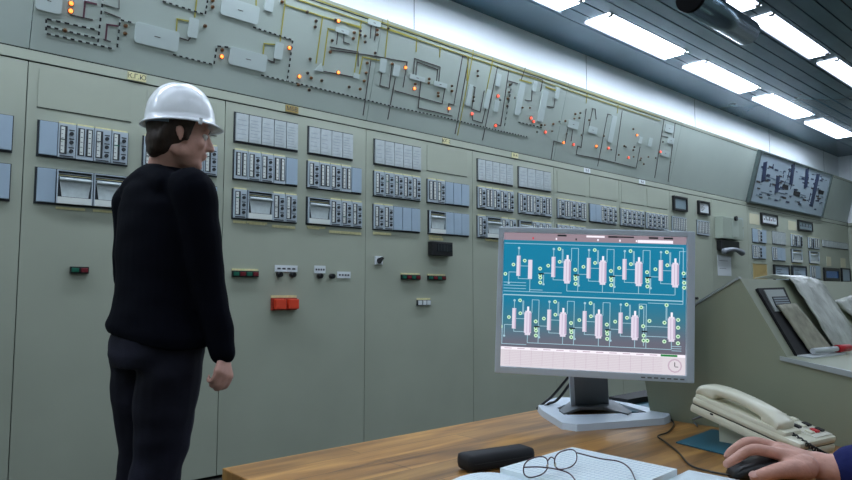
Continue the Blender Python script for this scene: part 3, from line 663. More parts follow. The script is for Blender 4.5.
c = [bpt(314, 70, .001), bpt(321, 63, .001), bpt(323, 72, .001)]; b = B(); prism(b, c, bn * .005); obj('tank_symbol', b, TANK, TH[sec_of(c[0].x)])
def lampdot(px, py, m, r=.011):
    c = bpt(px, py); b = B(); cyl(b, c, c + bn * .006, r * 1.35, 10, 1); cyl(b, c + bn * .006, c + bn * .014, r, 10, 0, r * .7); obj('indicator_lamp', b, [m, LAMPHALO], TH[sec_of(c.x)])
for q in [(71, 3.5), (70.5, 11), (221.5, 56.5), (289, 47.8), (299, 76.5), (338, 21), (338, 72.5), (405, 67.5), (414, 88.5), (448.5, 108.5), (563, 142.5), (595.7, 146), (636.5, 135)]: lampdot(q[0], q[1], LAMPON, .0105)
for q in [(471.5, 113.7), (497.5, 96), (495, 125.5), (530.5, 118), (533, 121.5), (545, 132), (573, 144.5), (608, 148), (628, 157.5), (660, 151.7)]: lampdot(q[0], q[1], LAMPRD, .012)
for q in [(65, 30.5), (125.5, 26), (125, 33.5), (212.5, .5), (212.5, 7), (205, 26), (222, 50), (281.8, 2), (298, 84.6), (311, 78), (330, 52), (354, 32.5), (353, 38.5), (377, 30), (377, 34.7), (367, 63), (366, 73), (364, 81), (429, 79), (415, 84), (438, 93), (438, 96), (392, 64), (360, 89), (451.7, 91), (428.6, 83), (575, 114), (565, 121), (553, 124)]: lampdot(q[0], q[1], LAMPOFF, .008)
for q in [(307, 12), (316, 21), (315, 27), (310, 59), (307.5, 73), (309, 90), (321.6, 80.5), (332, 40.5), (349, 87), (335, 20), (360, 31), (360, 35), (365, 36), (365, 42), (375, 53), (388, 28.5), (477.5, 71), (477.5, 76), (451.7, 86), (509.5, 85), (509, 92), (508, 99), (507, 106), (473.5, 97), (473, 101), (541, 125), (640, 160), (643.5, 164), (579, 118), (624, 146), (634, 147), (633, 150), (633, 129), (580, 113)]: lampdot(q[0], q[1], LAMPDK, .0075)
for k in range(24):
    px = 500 + k * 7.4; py = 104 + (px - 500) * .30 + random.uniform(-12, 18); lampdot(px, py, random.choice((MGREY, MGREY, LAMPOFF)), .006)

# small framed mimic panel at the far right
corner = [bpt(757.5, 151), bpt(747.5, 200.5), bpt(819, 216.5), bpt(828, 176)]
sx0, sx1 = corner[1].x, corner[2].x; s0 = (corner[1] - BP).dot(bd); s1 = (corner[0] - BP).dot(bd)
t = thing('small_mimic_panel', ((sx0 + sx1) / 2, D - .05, ZB), 'small framed blue-grey mimic panel with dark bars at the far right', 'mimic panel')
b = B(); slab(b, sx0, sx1, s0, s1, 0, .03); obj('panel', b, mat('bluegrey_panel', (160, 176, 186), .35), t)
b = B(); slab(b, sx0 - .05, sx0, s0, s1, 0, .045); slab(b, sx1, sx1 + .05, s0, s1, 0, .045); slab(b, sx0 - .05, sx1 + .05, s1, s1 + .018, 0, .045); slab(b, sx0 - .05, sx1 + .05, s0 - .02, s0, 0, .045); obj('frame', b, mat('dark_green_frame', (70, 84, 82), .5), t)
NB = mat('dark_blue_mark', (38, 50, 84), .4)
def ip(x, y): return bpt(740 + x / 5.33, 140 + y / 5.33, .031)
for (xa, ya, xb, yb, wd) in ((120, 137, 113, 198, .11), (189, 212, 184, 258, .11), (269, 147, 262, 212, .11), (345, 170, 339, 235, .11), (400, 203, 373, 328, .13)):
    b = B(); seg3(b, ip(xa, ya), ip(xb, yb), wd, 0, .003); obj('column_symbol', b, NB, t)
b = B()
for k in range(120):
    u, v = random.random(), random.random(); 
    if v > .85 and u < .3: continue
    x = sx0 + .12 + (sx1 - sx0 - .24) * u; s = s0 + .06 + (s1 - s0 - .12) * v
    r = random.uniform(.012, .03); slab(b, x - r * 2.2, x + r * 2.2, s - r * .45, s + r * .45,   .0305, .0325, random.choice((0, 0, 1, 2)))
for k in range(30):
    x = sx0 + .15 + (sx1 - sx0 - .4) * random.random(); s = s0 + .08 + (s1 - s0 - .2) * random.random(); L = random.uniform(.05, .22)
    if random.random() < .5: slab(b, x, x + L * 2, s, s + .006, .0302, .033, 0)
    else: slab(b, x, x + .02, s, min(s + L * .7, s1 - .03), .0302, .033, 0)
obj('small_symbols', b, [NB, MGREY, BRN], t)
b = B()
for (x, y, r) in ((290, 285, .055), (420, 277, .05), (229, 247, .045)):
    p = ip(x, y); s = (p - BP).dot(bd); slab(b, p.x - r * 2.2, p.x + r * 2.2, s - r * .6, s + r * .6, .031, .0335)
obj('square_symbols', b, BLACKM, t)

# end wall return of the rail and board
b = B(); box(b, (XR - .04, -1, 2.175), (XR, D - .01, 2.228)); structure('trim_12', b, STEEL)

b = B(); prism(b, [(XR - .012, -1.0, ZB), (XR - .012 - math.tan(LEAN) * .66, -1.0, ZB + .66), (XR - .012, -1.0, ZB + .66)], (0, D - .2 + 1.0, 0))
obj('mimic_board', b, STEEL2, label='plain leaning board on the end wall at the right picture edge', cat='mimic board', base=True)
# hanging cylinder below the ceiling
c0 = atD(691, -2, 3.95); L = .82
t = thing('ceiling_cylinder', (c0.x, c0.y, c0.z), 'hanging metallic cylinder with a dark round end below the ceiling slats', 'camera housing')
mR = .088
b = B(); cyl(b, (c0.x, c0.y, c0.z), (c0.x + L, c0.y, c0.z), mR, 32); obj('body', b, mat('brushed_tube', (120, 142, 156), .25, metal=.8), t)
b = B(); cyl(b, (c0.x - .02, c0.y, c0.z), (c0.x + .01, c0.y, c0.z), mR * 1.03, 32); obj('dark_end', b, mat('deep_black', (4, 4, 5), .9, spec=.1), t)
b = B(); cyl(b, (c0.x + L * .55, c0.y, c0.z + mR - .01), (c0.x + L * .55, c0.y, ZC), .02, 12); obj('hanger_rod', b, HOUS, t)
b = B(); cyl(b, (c0.x + L, c0.y, c0.z), (c0.x + L + .03, c0.y, c0.z), mR, 32, 0, mR * .8); obj('end_cap', b, TEAL, t)

# ================================================================== TABLE
TX0, TY1, TY0, TX1, TZ = .478, 1.07, .06, 1.452, .75
far = atZ(222, 468, TZ); TX0 = far.x; TY1 = far.y
TXR = 1.47
t = thing('wooden_table', ((TX0 + TXR) / 2, (TY0 + TY1) / 2, 0), 'brown wood-plank table carrying the monitor, phone and notebooks', 'table')
b = B(); box(b, (TX0, TY0, TZ - .035), (TXR, TY1, TZ), 0, None, .0025); obj('table_top', b, WOOD, t)
b = B(); box(b, (TX0 + .03, TY0 + .06, TZ - .12), (TXR - .03, TY1 - .04, TZ - .036)); obj('apron', b, WOODE, t)
for xx in (TX0 + .05, TXR - .1):
    for yy in (TY0 + .08, TY1 - .1):
        b = B(); box(b, (xx, yy, 0), (xx + .05, yy + .05, TZ - .12), 0, None, .004); obj('leg', b, WOODE, t)

# ================================================================== CONSOLE
CX = 1.475
P = {}
P['bb'] = Vector((CX, .83, TZ)); 
pr = [atX(740, 278.5, CX), atX(787, 357, CX), atX(852, 371.5, CX)]
apex, knee, lf = pr
lf = knee + (lf - knee) * 1.35
bs = atX(695, 306, CX); bs2 = atX(645, 336, CX); btop = atX(645, 381, CX); bbot = atX(654, 416, CX)
prof = [Vector((CX, lf.y, 0)), lf, knee, apex, bs, bs2, btop, Vector((CX, bbot.y, .70)), Vector((CX, bbot.y, 0))]
t = thing('control_console', (CX + 1.2, .6, 0), 'grey-green sloping control console behind the desk telephone', 'console')
b = B(); prism(b, prof, (2.6, 0, 0)); 
obj('body', b, STEELC, t)
top = [Vector((CX - .001, p.y, p.z)) for p in (apex, bs)]
b = B(); 
def strip(b, p, q, wd, x0, x1, mi=0, th=.004):
    d = (q - p).normalized(); n_ = Vector((0, -d.z, d.y)); 
    if n_.z < 0: n_ = -n_
    prism(b, [p, q, q + n_ * th, p + n_ * th], (x1 - x0, 0, 0), mi)
strip(b, apex + Vector((-.003, 0, 0)), bs2 + Vector((-.003, 0, 0)), 0, 0, .012, 0, .005); obj('edge_highlight', b, mat('edge_light', (160, 168, 166), .35), t)  # paler strip stands in for the highlight along the rounded console edge
# slope plane
sd = (knee - apex).normalized(); sn = Vector((0, sd.z, -sd.y)); 
if sn.z < 0: sn = -sn
def sp(px, py, off=0): return plane_hit(px, py, apex, sn) + sn * off
def spoly(b, pts, th, off=0, mi=0): prism(b, [sp(*p) + sn * off for p in pts], sn * th, mi)
b = B(); prism(b, [Vector((CX - .006, knee.y + .012, knee.z + .001)), Vector((CX - .006, lf.y, lf.z + .001)), Vector((CX - .006, lf.y, lf.z - .012)), Vector((CX - .006, knee.y + .012, knee.z - .007))], (.010, 0, 0)); obj('ledge_edge', b, mat('ledge_grey', (168, 176, 176), .4), t)
# recessed instrument
b = B(); spoly(b, [(755, 289.5), (782, 288.5), (812, 357), (795, 357)], .006); o = obj('instrument_bezel', b, BLACKM, t)
b = B(); spoly(b, [(761, 291.5), (780, 291), (790, 312), (772, 313)], .002, .006); spoly(b, [(768.5, 298.5), (783, 298), (788.5, 308), (773, 309)], .001, .008, 1)
for k in range(4): 
    f = k / 4; spoly(b, [(769.5 + 4 * f, 300 + 9 * f), (783.5 + 5 * f, 299.4 + 9 * f), (784.0 + 5 * f, 300.4 + 9 * f), (770 + 4 * f, 301 + 9 * f)], .0006, .009, 2)
obj('instrument_face', b, [mat('face_grey', (156, 164, 160), .4), DARK, MGREY], o)
def sheet(name, grid, m, label, cat, th=.0015):
    """grid: rows of world points -> thin draped sheet"""
    b = B(); R = len(grid); C_ = len(grid[0]); up = [[b.verts.new(p) for p in r] for r in grid]; fs = []
    for i in range(R - 1):
        for j in range(C_ - 1): fs.append(b.faces.new((up[i][j], up[i][j + 1], up[i + 1][j + 1], up[i + 1][j])))
    bmesh.ops.recalc_face_normals(b, faces=fs)
    bmesh.ops.solidify(b, geom=fs, thickness=th)
    for f in b.faces: f.smooth = True
    return obj(name, b, m, label=label, cat=cat)
def lerp2(a, c, t): return (a[0] + (c[0] - a[0]) * t, a[1] + (c[1] - a[1]) * t)
def drape(tl, tr, br_, bl, n=10, m_=8, off=.008, wav=.004, seed=0):
    g = []
    for i in range(n + 1):
        row = []
        for j in range(m_ + 1):
            p = lerp2(lerp2(tl, tr, j / m_), lerp2(bl, br_, j / m_), i / n)
            w_ = noise.noise(Vector((i * .45 + seed, j * .5, seed))) * wav
            row.append(sp(p[0], p[1], off + abs(w_)))
        g.append(row)
    return g
sheet('paper_cover', drape((772.5, 307.5), (791, 305.5), (829, 352.5), (806, 355.5), off=.012, wav=.003), SHEET, 'mottled grey-brown sheet covering the lower part of the console instrument', 'sheet')
g = drape((783, 280.5), (815, 283), (862, 358), (829, 352), off=.016, wav=.01, seed=3)
back = []
for k in (3, 2, 1):
    back.append([Vector((p.x, apex.y + .022 * k, apex.z + .018 - .004 * k)) for p in g[0]])
sheet('plastic_sheet', back + g, FOIL, 'crinkled translucent grey plastic sheet hanging over the console top', 'sheet')
g = drape((829, 303), (858, 294), (900, 350), (862, 330), off=.012, wav=.012, seed=9)
sheet('plastic_sheet', g, FOIL, 'second crinkled sheet on the console slope at the right picture edge', 'sheet')
# marker pen and thin papers on the ledge
ld = (lf - knee).normalized(); ln_ = Vector((0, -ld.z, ld.y)); ln_ = ln_ if ln_.z > 0 else -ln_
def lp(px, py, off=0): return plane_hit(px, py, knee, ln_) + ln_ * off
b = B(); prism(b, [lp(797, 356.5), lp(834, 352.5), lp(846, 354.5), lp(812, 358.8)], ln_ * .003); obj('paper_slip', b, WHITE, label='white paper slip lying on the console ledge under the red marker', cat='paper')
p0, p1, p2 = lp(812, 356.5, .012), lp(836, 354, .012), lp(852, 352.3, .012)
t = thing('marker_pen', lp(836, 354), 'white marker pen with a red cap lying on the console ledge', 'pen')
b = B(); cyl(b, p0, p1, .006, 12); obj('barrel', b, WHITE, t)
b = B(); cyl(b, p1, p1 + (p2 - p1) * .75, .0085, 12); obj('cap', b, REDP, t, label='red cap')

# ================================================================== MONITOR
q = [atD(499, 226.5, 1.53), atD(694, 232, 1.475), atD(494.5, 372.6, 1.53), atD(695, 383, 1.475)]
mc = (q[0] + q[1] + q[2] + q[3]) / 4
mu = ((q[1] - q[0]) + (q[3] - q[2])).normalized(); mv = ((q[0] - q[2]) + (q[1] - q[3])); mv = (mv - mu * mv.dot(mu)).normalized(); mn = mu.cross(mv)    # mn towards viewer
MWd = ((q[1] - q[0]).length + (q[3] - q[2]).length) / 2; MHt = ((q[0] - q[2]).length + (q[1] - q[3]).length) / 2
MM = Matrix((mu, mv, mn)).transposed().to_4x4(); MM.translation = mc
t = thing('computer_monitor', atZ(600, 420, TZ), 'silver flat monitor showing a teal process diagram, standing on the table', 'monitor')
hw, hh = MWd / 2, MHt / 2
def mloc(px, py):
    p = plane_hit(px, py, mc, mn) - mc; return p.dot(mu), p.dot(mv)
s_tl = mloc(504.4, 234); s_tr = mloc(685, 235.5); s_bl = mloc(500.2, 365.6); s_br = mloc(687.3, 376)
sw0, sw1 = (s_tl[0] + s_bl[0]) / 2, (s_tr[0] + s_br[0]) / 2; sh1, sh0 = (s_tl[1] + s_tr[1]) / 2, (s_bl[1] + s_br[1]) / 2
b = B()
box(b, (-hw, -hh, -.022), (sw0, hh, .006), 0, MM, .003); box(b, (sw1, -hh, -.022), (hw, hh, .006), 0, MM, .003); box(b, (sw0 - .002, sh1, -.022), (sw1 + .002, hh, .0058), 0, MM, .002); box(b, (sw0 - .002, -hh, -.022), (sw1 + .002, sh0, .0058), 0, MM, .002)
obj('bezel', b, SILVER, t)
b = B(); box(b, (-hw + .006, -hh + .006, -.045), (hw - .006, hh - .006, -.021), 0, MM, .008); box(b, (-.12, -.11, -.07), (.12, .1, -.045), 0, MM, .01); obj('rear_shell', b, SILVERD, t)
b = B()
for k in range(7): box(b, (hw - .115 + k * .014, -hh + .006, .0055), (hw - .106 + k * .014, -hh + .009, .0068), 0, MM)
obj('button_row', b, SILVERD, t)
def emis(name, rgb, s=1.0, grad=None):
    m = bpy.data.materials.new(name); m.use_nodes = True; nt = m.node_tree; bs_ = nt.nodes['Principled BSDF']
    bs_.inputs['Base Color'].default_value = (.02, .02, .02, 1); bs_.inputs['Roughness'].default_value = .35
    bs_.inputs['Emission Color'].default_value = srgb(*rgb); bs_.inputs['Emission Strength'].default_value = s
    if grad:
        tc = nt.nodes.new('ShaderNodeTexCoord'); se = nt.nodes.new('ShaderNodeSeparateXYZ'); r = nt.nodes.new('ShaderNodeValToRGB')
        nt.links.new(tc.outputs['Generated'], se.inputs[0]); nt.links.new(se.outputs['Z'], r.inputs[0]); nt.links.new(r.outputs[0], bs_.inputs['Emission Color'])
        e = r.color_ramp.elements; e[0].position = grad[0][0]; e[0].color = srgb(*grad[0][1]); e[1].position = grad[-1][0]; e[1].color = srgb(*grad[-1][1])
        for pos, c in grad[1:-1]: k = e.new(pos); k.color = srgb(*c)
    return m
SC_T = emis('screen_teal', (14, 118, 150), 1, [(.10, (96, 92, 104)), (.22, (94, 96, 110)), (.36, (56, 108, 126)), (.52, (14, 112, 144)), (1, (6, 116, 150))])
SC_P = emis('screen_pink', (204, 197, 204)); SC_L = emis('screen_line', (152, 186, 200)); SC_V = emis('screen_vessel', (208, 200, 216)); SC_C = emis('screen_circle', (190, 222, 192)); SC_B = emis('screen_black', (16, 24, 30)); SC_BAR = emis('screen_bar', (140, 124, 134)); SC_G = emis('screen_green', (30, 120, 60)); SC_W = emis('screen_white', (232, 226, 236)); SC_R = emis('screen_red', (190, 40, 60)); SC_PL = emis('screen_pink_line', (180, 160, 176)); SC_S = emis('screen_vshade', (176, 160, 184))
b = B()
SCM = [SC_T, SC_P, SC_L, SC_V, SC_C, SC_B, SC_BAR, SC_G, SC_W, SC_R, SC_PL, SC_S]
def sbox(x0, x1, y0, y1, mi, lv=1): box(b, (x0, y0, -.004 + .0003 * lv), (x1, y1, -.0038 + .0003 * lv), mi, MM)
sbox(sw0, sw1, sh0, sh1, 0, 0)
SW, SH = sw1 - sw0, sh1 - sh0
# screen-fraction coordinates: u from the left, v from the top (taken from the picture on the screen)
def U(u): return sw0 + SW * u
def V(v): return sh1 - SH * v
def R_(u0, u1, v0, v1, mi, lv=1): sbox(U(u0), U(u1), V(v1), V(v0), mi, lv)
R_(0, 1, 0, .055, 6, 1); R_(.74, .93, .028, .05, 8, 2); R_(.46, .56, .006, .02, 8, 2); R_(.62, .72, .006, .016, 5, 2)
for u, m_ in ((.16, 9), (.29, 8), (.4, 5), (.52, 8), (.64, 8), (.73, 8)): R_(u, u + .008, .03, .045, m_, 2)
for u in (.3, .58, .8, .88): R_(u, u + .05, .005, .018, 5, 2)
R_(0, 1, .855, 1, 1, 1); R_(0, 1, .855, .875, 8, 2)
for k in range(12): R_(.02 + .072 * k, .06 + .072 * k, .862, .868, 10, 3)
for k in range(9): R_(.02, .88, .885 + .012 * k, .8865 + .012 * k, 10, 2)
for k in range(14): R_(.05 + .06 * k, .0515 + .06 * k, .875, .99, 10, 2)
R_(.87, .958, .857, .872, 7, 4)
def circ(u, v, r, mi, lv):
    c = Vector((U(u), V(v), -.004 + .0003 * lv)); t2 = [MM @ (c + Vector((math.cos(a) * r, math.sin(a) * r, 0))) for a in [2 * math.pi * k / 12 for k in range(12)]]
    prism(b, t2, mn * .0002, mi)
    if mi == 4: c2 = MM @ (c + Vector((0, 0, .0003))); prism(b, [c2 + (p_ - MM @ c) * .42 for p_ in t2], mn * .0002, 7)
circ(.945, .935, .0155, 10, 4); circ(.945, .935, .0125, 1, 5); R_(.942, .946, .91, .94, 5, 6); R_(.945, .962, .94, .945, 5, 6)
def hl(u0, u1, v, mi=2, w_=.0032): R_(min(u0, u1) - .0008, max(u0, u1) + .0008, v - w_ / 2 * 1.3, v + w_ / 2 * 1.3, mi, 2)
def vl(u, v0, v1, mi=2, w_=.0034): R_(u - w_ / 2, u + w_ / 2, min(v0, v1), max(v0, v1), mi, 2)
hl(.005, .985, .08); hl(.005, .985, .468, 2, .006); vl(.985, .08, .49); hl(.8, .985, .49); 
for row in range(2):
    v0 = .105 + row * .395
    for k in range(5):
        u0 = (.045 if row == 0 else .03) + k * .195 - (.0 if row == 0 else .002)
        last = (row == 1 and k == 4); firstt = (row == 0 and k == 0)
        if not last:
            R_(u0 + .03, u0 + .052, v0 + .8 * (.085), v0 + .8 * (.275), 3, 3); R_(u0 + .045, u0 + .052, v0 + .8 * (.09), v0 + .8 * (.27), 11, 4); vl(u0 + .041, v0 + .8 * (.01), v0 + .8 * (.09))
            circ(u0 + .041, v0 + .8 * (.012), .0028, 2, 3)
            circ(u0 + .012, v0 + .8 * (.17), .0042, 4, 4); circ(u0 + .075, v0 + .8 * (.13), .0042, 4, 4)
            if not firstt: circ(u0 + .072, v0 + .8 * (.01), .0042, 4, 4)
            hl(u0 + .05, u0 + .1, v0 + .8 * (.18)); hl(u0 + .04, u0 + .1, v0 + .8 * (.3)); vl(u0 + .041, v0 + .8 * (.27), v0 + .8 * (.3)); hl(u0 - .012, u0 + .03, v0 + .8 * (.24)); vl(u0 - .012, v0 + .8 * (.24), v0 + .8 * (.34)); circ(u0 - .012, v0 + .8 * (.345), .0026, 2, 3)
            circ(u0 - .032, v0 + .8 * (.26), .0042, 4, 4)
        if firstt: R_(u0 + .095, u0 + .118, v0 + .8 * (.12), v0 + .8 * (.3), 3, 3); vl(u0 + .107, v0 + .8 * (.3), v0 + .8 * (.42))
        else:
            R_(u0 + .098, u0 + .138, v0 + .8 * (.12), v0 + .8 * (.31), 3, 3); R_(u0 + .112, u0 + .115, v0 + .8 * (.12), v0 + .8 * (.31), 11, 4); R_(u0 + .127, u0 + .138, v0 + .8 * (.125), v0 + .8 * (.305), 11, 4); R_(u0 + .103, u0 + .133, v0 + .8 * (.105), v0 + .8 * (.33), 3, 3)
            R_(u0 + .113, u0 + .124, v0 + .8 * (.065), v0 + .8 * (.11), 8, 3); vl(u0 + .118, v0 + .8 * (.31), v0 + .8 * (.4))
            vl(u0 + .088, v0 + .8 * (.01), v0 + .8 * (.14), 2, .003); vl(u0 + .093, v0 + .8 * (.01), v0 + .8 * (.14), 2, .003)
        if not last:
            if not firstt and k < 5: hl(u0 + .14, u0 + .178, v0 + .8 * (.0)); vl(u0 + .14, v0, v0 + .8 * (.12)); vl(u0 + .178, v0, v0 + .8 * (.4))
            if k < 4: hl(u0 + .118 if not firstt else u0 + .107, u0 + .178, v0 + .8 * (.4), 2)
            if k < 4 and not firstt: hl(u0 + .178, u0 + .31, v0 + .8 * (.4), 2)
            R_(u0 + .155, u0 + .185, v0 + .8 * (.242), v0 + .8 * (.255), 5, 5); circ(u0 + .162, v0 + .8 * (.2), .0044, 4, 6); circ(u0 + .165, v0 + .8 * (.285), .0044, 4, 6); circ(u0 + .165, v0 + .8 * (.33), .0044, 4, 6)
        else:
            for du, dv in ((-.075, .03), (.06, .0), (.05, .16), (-.03, .15), (-.04, .33), (.05, .33), (.16, .13), (.16, .2), (.16, .28), (.16, .34)): circ(min(.96, u0 + du + .03), v0 + .8 * dv, .0044, 4, 6)
            hl(u0 - .03, u0 + .1, v0 + .8 * (.2)); hl(u0 - .03, u0 + .1, v0 + .8 * (.29)); vl(u0 - .03, v0 + .8 * (.02), v0 + .8 * (.38))
            for j in range(3): hl(u0 + .12, u0 + .17, v0 + .8 * (.37 + .02 * j))
        
for j in range(4): hl(.005, .13 + (.2 if j == 3 else 0), .375 + .022 * j)
vl(.004, .47, .835); hl(.004, .14, .835)
obj('display', b, SCM, t)
# stand
bp_ = [atZ(x, y, TZ) for x, y in ((537, 411), (541, 416), (564, 431), (571, 432), (668, 424.5), (673, 419), (612, 404), (556, 402))]
hole = [atZ(x, y, TZ) for x, y in ((557, 413.5), (568, 421), (648, 418.5), (612, 406), (574, 407))]
b = B()
def ring_prism(b, outer, inner, h):
    # match inner points to outer ones by angle
    c = sum(inner, Vector()) / len(inner); n = 40; O = []; I = []
    def hit(poly, a):
        d = Vector((math.cos(a), math.sin(a), 0)); best = None
        for i in range(len(poly)):
            p, q_ = poly[i], poly[(i + 1) % len(poly)]; e = q_ - p; den = d.x * (-e.y) + d.y * e.x
            if abs(den) < 1e-9: continue
            rx, ry = p.x - c.x, p.y - c.y; s = (rx * (-e.y) + ry * e.x) / den; u_ = (d.x * ry - d.y * rx) / den
            if s > 0 and -1e-6 <= u_ <= 1 + 1e-6: best = s if best is None else max(best, s)
        return c + d * best
    for k in range(n): a = 2 * math.pi * k / n; O.append(hit(outer, a)); I.append(hit(inner, a))
    vO = [b.verts.new(p) for p in O]; vI = [b.verts.new(p) for p in I]; tO = [b.verts.new(p.lerp(c, .02) + UP * h) for p in O]; tI = [b.verts.new(p + UP * h) for p in I]
    for k in range(n):
        j = (k + 1) % n
        for f in ((vO[k], vO[j], tO[j], tO[k]), (tO[k], tO[j], tI[j], tI[k]), (tI[k], tI[j], vI[j], vI[k]), (vI[k], vI[j], vO[j], vO[k])): b.faces.new(f)
    bmesh.ops.recalc_face_normals(b, faces=b.faces)
ring_prism(b, bp_, hole, .014); obj('stand_base', b, SILVER, t)
nb = [atZ(x, y, TZ + .012) for x, y in ((572, 407), (612, 405))]
nt_ = mc - mv * .10 - mn * .07
ax = (nb[1] - nb[0]).normalized(); wdn = .047
b = B(); c0 = (nb[0] + nb[1]) / 2 + mn * .005
prism(b, [c0 - ax * wdn, c0 + ax * wdn, nt_ + ax * wdn * .95, nt_ - ax * wdn * .95], -mn * .018); obj('neck', b, SILVERD, t)
b = B(); prism(b, [c0 - ax * (wdn + .012), c0 - ax * wdn, nt_ - ax * wdn * .95, nt_ - ax * (wdn + .010)], -mn * .022 , 0); obj('neck_trim', b, SILVER, t)
b = B(); prism(b, [atZ(x, y, TZ + .011) for x, y in ((559, 412.5), (572, 402), (612, 402), (632, 414), (628, 416.5), (604, 410), (580, 410), (564, 416))], (0, 0, .006)); obj('neck_foot', b, SILVERD, t)
# cables
b = B(); tube(b, [nt_ - mn * .02 + UP * -.02, atD(556, 392, 1.7), atD(545, 402, 1.7), atZ(537, 409, TZ + .004)], .0035); tube(b, [nt_ - mn * .02 + UP * -.03, atD(560, 397, 1.69), atD(548, 404, 1.69), atZ(541, 410, TZ + .004)], .0035)
obj('monitor_cable', b, BLACK, label='two black cables curving down behind the monitor stand', cat='cable')
# things behind the stand
b = B(); prism(b, [atZ(x, y, TZ + .001) for x, y in ((610, 403), (652, 396), (655, 417), (632, 414))], (0, 0, .006)); obj('teal_folder', b, TEAL, label='teal plastic folder lying behind the monitor base', cat='folder')
b = B(); prism(b, [atZ(x, y, TZ + .008) for x, y in ((609, 402), (650, 394), (651, 401), (628, 405))], (0, 0, .014)); obj('black_folder', b, BLACKM, label='black folder lying on the teal folder behind the monitor base', cat='folder')

# ================================================================== TABLE ITEMS
def zpt(px, py, dz=0): return atZ(px, py, TZ + dz)
# glasses case
a = zpt(463, 462, .016); c_ = zpt(528, 452, .016); ax = (c_ - a); Lc = ax.length; ax.normalize(); ay = UP.cross(ax)
M = Matrix((ax, ay, UP)).transposed().to_4x4(); M.translation = Vector(((a.x + c_.x) / 2, (a.y + c_.y) / 2, TZ))
t = thing('glasses_case', M.translation, 'black rounded glasses case on the table left of the notebook', 'case')
b = B(); box(b, (-Lc / 2, -.023, .001), (Lc / 2, .023, .029), 0, M, .010); obj('shell', b, BLACKM, t, smooth=True)
b = B(); box(b, (-Lc / 2 + .009, -.0234, .0146), (Lc / 2 - .009, .0234, .0154), 0, M); obj('lid_seam', b, BLACK, t)
# open notebook
NZ = .016
B1 = zpt(500, 468, NZ); B2 = zpt(572, 447, NZ); B3 = zpt(677, 469, NZ); B4 = B1 + (B3 - B2)
t = thing('open_notebook', zpt(560, 475), 'open squared-paper notebook lying under the eyeglasses', 'notebook')
b = B(); prism(b, [Vector((p.x, p.y, TZ + .001)) for p in (B1, B2, B3, B4)], (0, 0, NZ - .001), 0)
e1 = B2 - B1; e2 = B4 - B1
n1, n2 = 16, 24
for k in range(1, n1): p = B1 + e1 * k / n1; d = e2; s = e1.normalized() * .0003; prism(b, [p - s, p + s, p + d + s, p + d - s], (0, 0, .0003), 1)
for k in range(1, n2): p = B1 + e2 * k / n2; d = e1; s = e2.normalized() * .0003; prism(b, [p - s, p + s, p + d + s, p + d - s], (0, 0, .0003), 1)
obj('right_page', b, [PAPER, GRID], t)
# left page with a hump at the fold, lying towards the left
b = B(); fold0 = zpt(506, 467, .006); g = []
pl_dir = (zpt(445, 482, 0) - zpt(500, 467, 0)); pl_dir.z = 0; nd = e2.normalized(); nd.z = 0
n = 12
prev = None; secs_ = []
for k in range(n + 1):
    f = k / n; base = Vector((B1.x, B1.y, TZ)) + pl_dir * f * 2.1
    secs_.append((base, TZ + .008 + .014 * math.sin(min(1, f * 1.6) * math.pi) * (1 - f * .5)))
for (p, za), (p2, zb) in zip(secs_, secs_[1:]):
    a0 = Vector((p.x, p.y, za)); a1 = Vector((p2.x, p2.y, zb)); w_ = nd * .24
    vs_ = [b.verts.new(v) for v in (a0, a1, a1 + w_, a0 + w_, Vector((p.x, p.y, TZ + .001)), Vector((p2.x, p2.y, TZ + .001)), Vector((p2.x, p2.y, TZ + .001)) + w_, Vector((p.x, p.y, TZ + .001)) + w_)]
    for q_ in ((0, 1, 2, 3), (4, 7, 6, 5), (0, 4, 5, 1), (3, 2, 6, 7)): b.faces.new([vs_[i] for i in q_])
    for j in (0, .33, .66):
        pp = a0.lerp(a1, j) + UP * .0003; s = pl_dir.normalized() * .0003; prism(b, [pp - s, pp + s, pp + s + w_, pp - s + w_], (0, 0, .0002), 1)
bmesh.ops.remove_doubles(b, verts=b.verts, dist=1e-6)
obj('left_page', b, [PAPER, GRID], t)
# second notebook at right
c1, c2, c3 = zpt(689, 470.5, .006), zpt(664, 482, .006), zpt(741, 481, .006); c4 = c2 + (c3 - c1)
b = B(); prism(b, [Vector((p.x, p.y, TZ + .001)) for p in (c1, c2, c4, c3)], (0, 0, .006), 0)
for k in range(1, 16): p = c1 + (c2 - c1) * k / 16; s = (c2 - c1).normalized() * .0003; d = (c3 - c1); p = Vector((p.x, p.y, TZ + .0071)); prism(b, [p - s, p + s, p + d + s, p + d - s], (0, 0, .0002), 1)
obj('paper_pad', b, [PAPER, GRID], label='white paper pad at the bottom edge between notebook and mouse', cat='paper')
# eyeglasses
t = thing('eyeglasses', zpt(560, 470, NZ), 'thin wire-framed eyeglasses standing on the open notebook', 'glasses')
g1 = zpt(536, 476.5, NZ + .0005); g2 = zpt(566, 468.5, NZ + .0005)
gx = (g2 - g1); gx.z = 0; gw = gx.length; gx.normalize()
def lensring(c, rx, rz, n=20): return [c + gx * rx * math.copysign(abs(math.cos(a)) ** .8, math.cos(a)) + UP * rz * math.copysign(abs(math.sin(a)) ** .85, math.sin(a)) for a in [2 * math.pi * k / n for k in range(n)]]
RX, RZ = gw * .39, .0145
lc = [g1 + UP * RZ, g2 + UP * RZ]
b = B()
for c in lc:
    L_ = lensring(c, RX, RZ); tube(b, L_ + [L_[0]], .0011, 6, 0, 2)
tube(b, [lc[0] + gx * RX * .95 + UP * .004, (lc[0] + lc[1]) / 2 + UP * .009, lc[1] - gx * RX * .95 + UP * .004], .0011, 6)
obj('front_frame', b, WIRE, t)
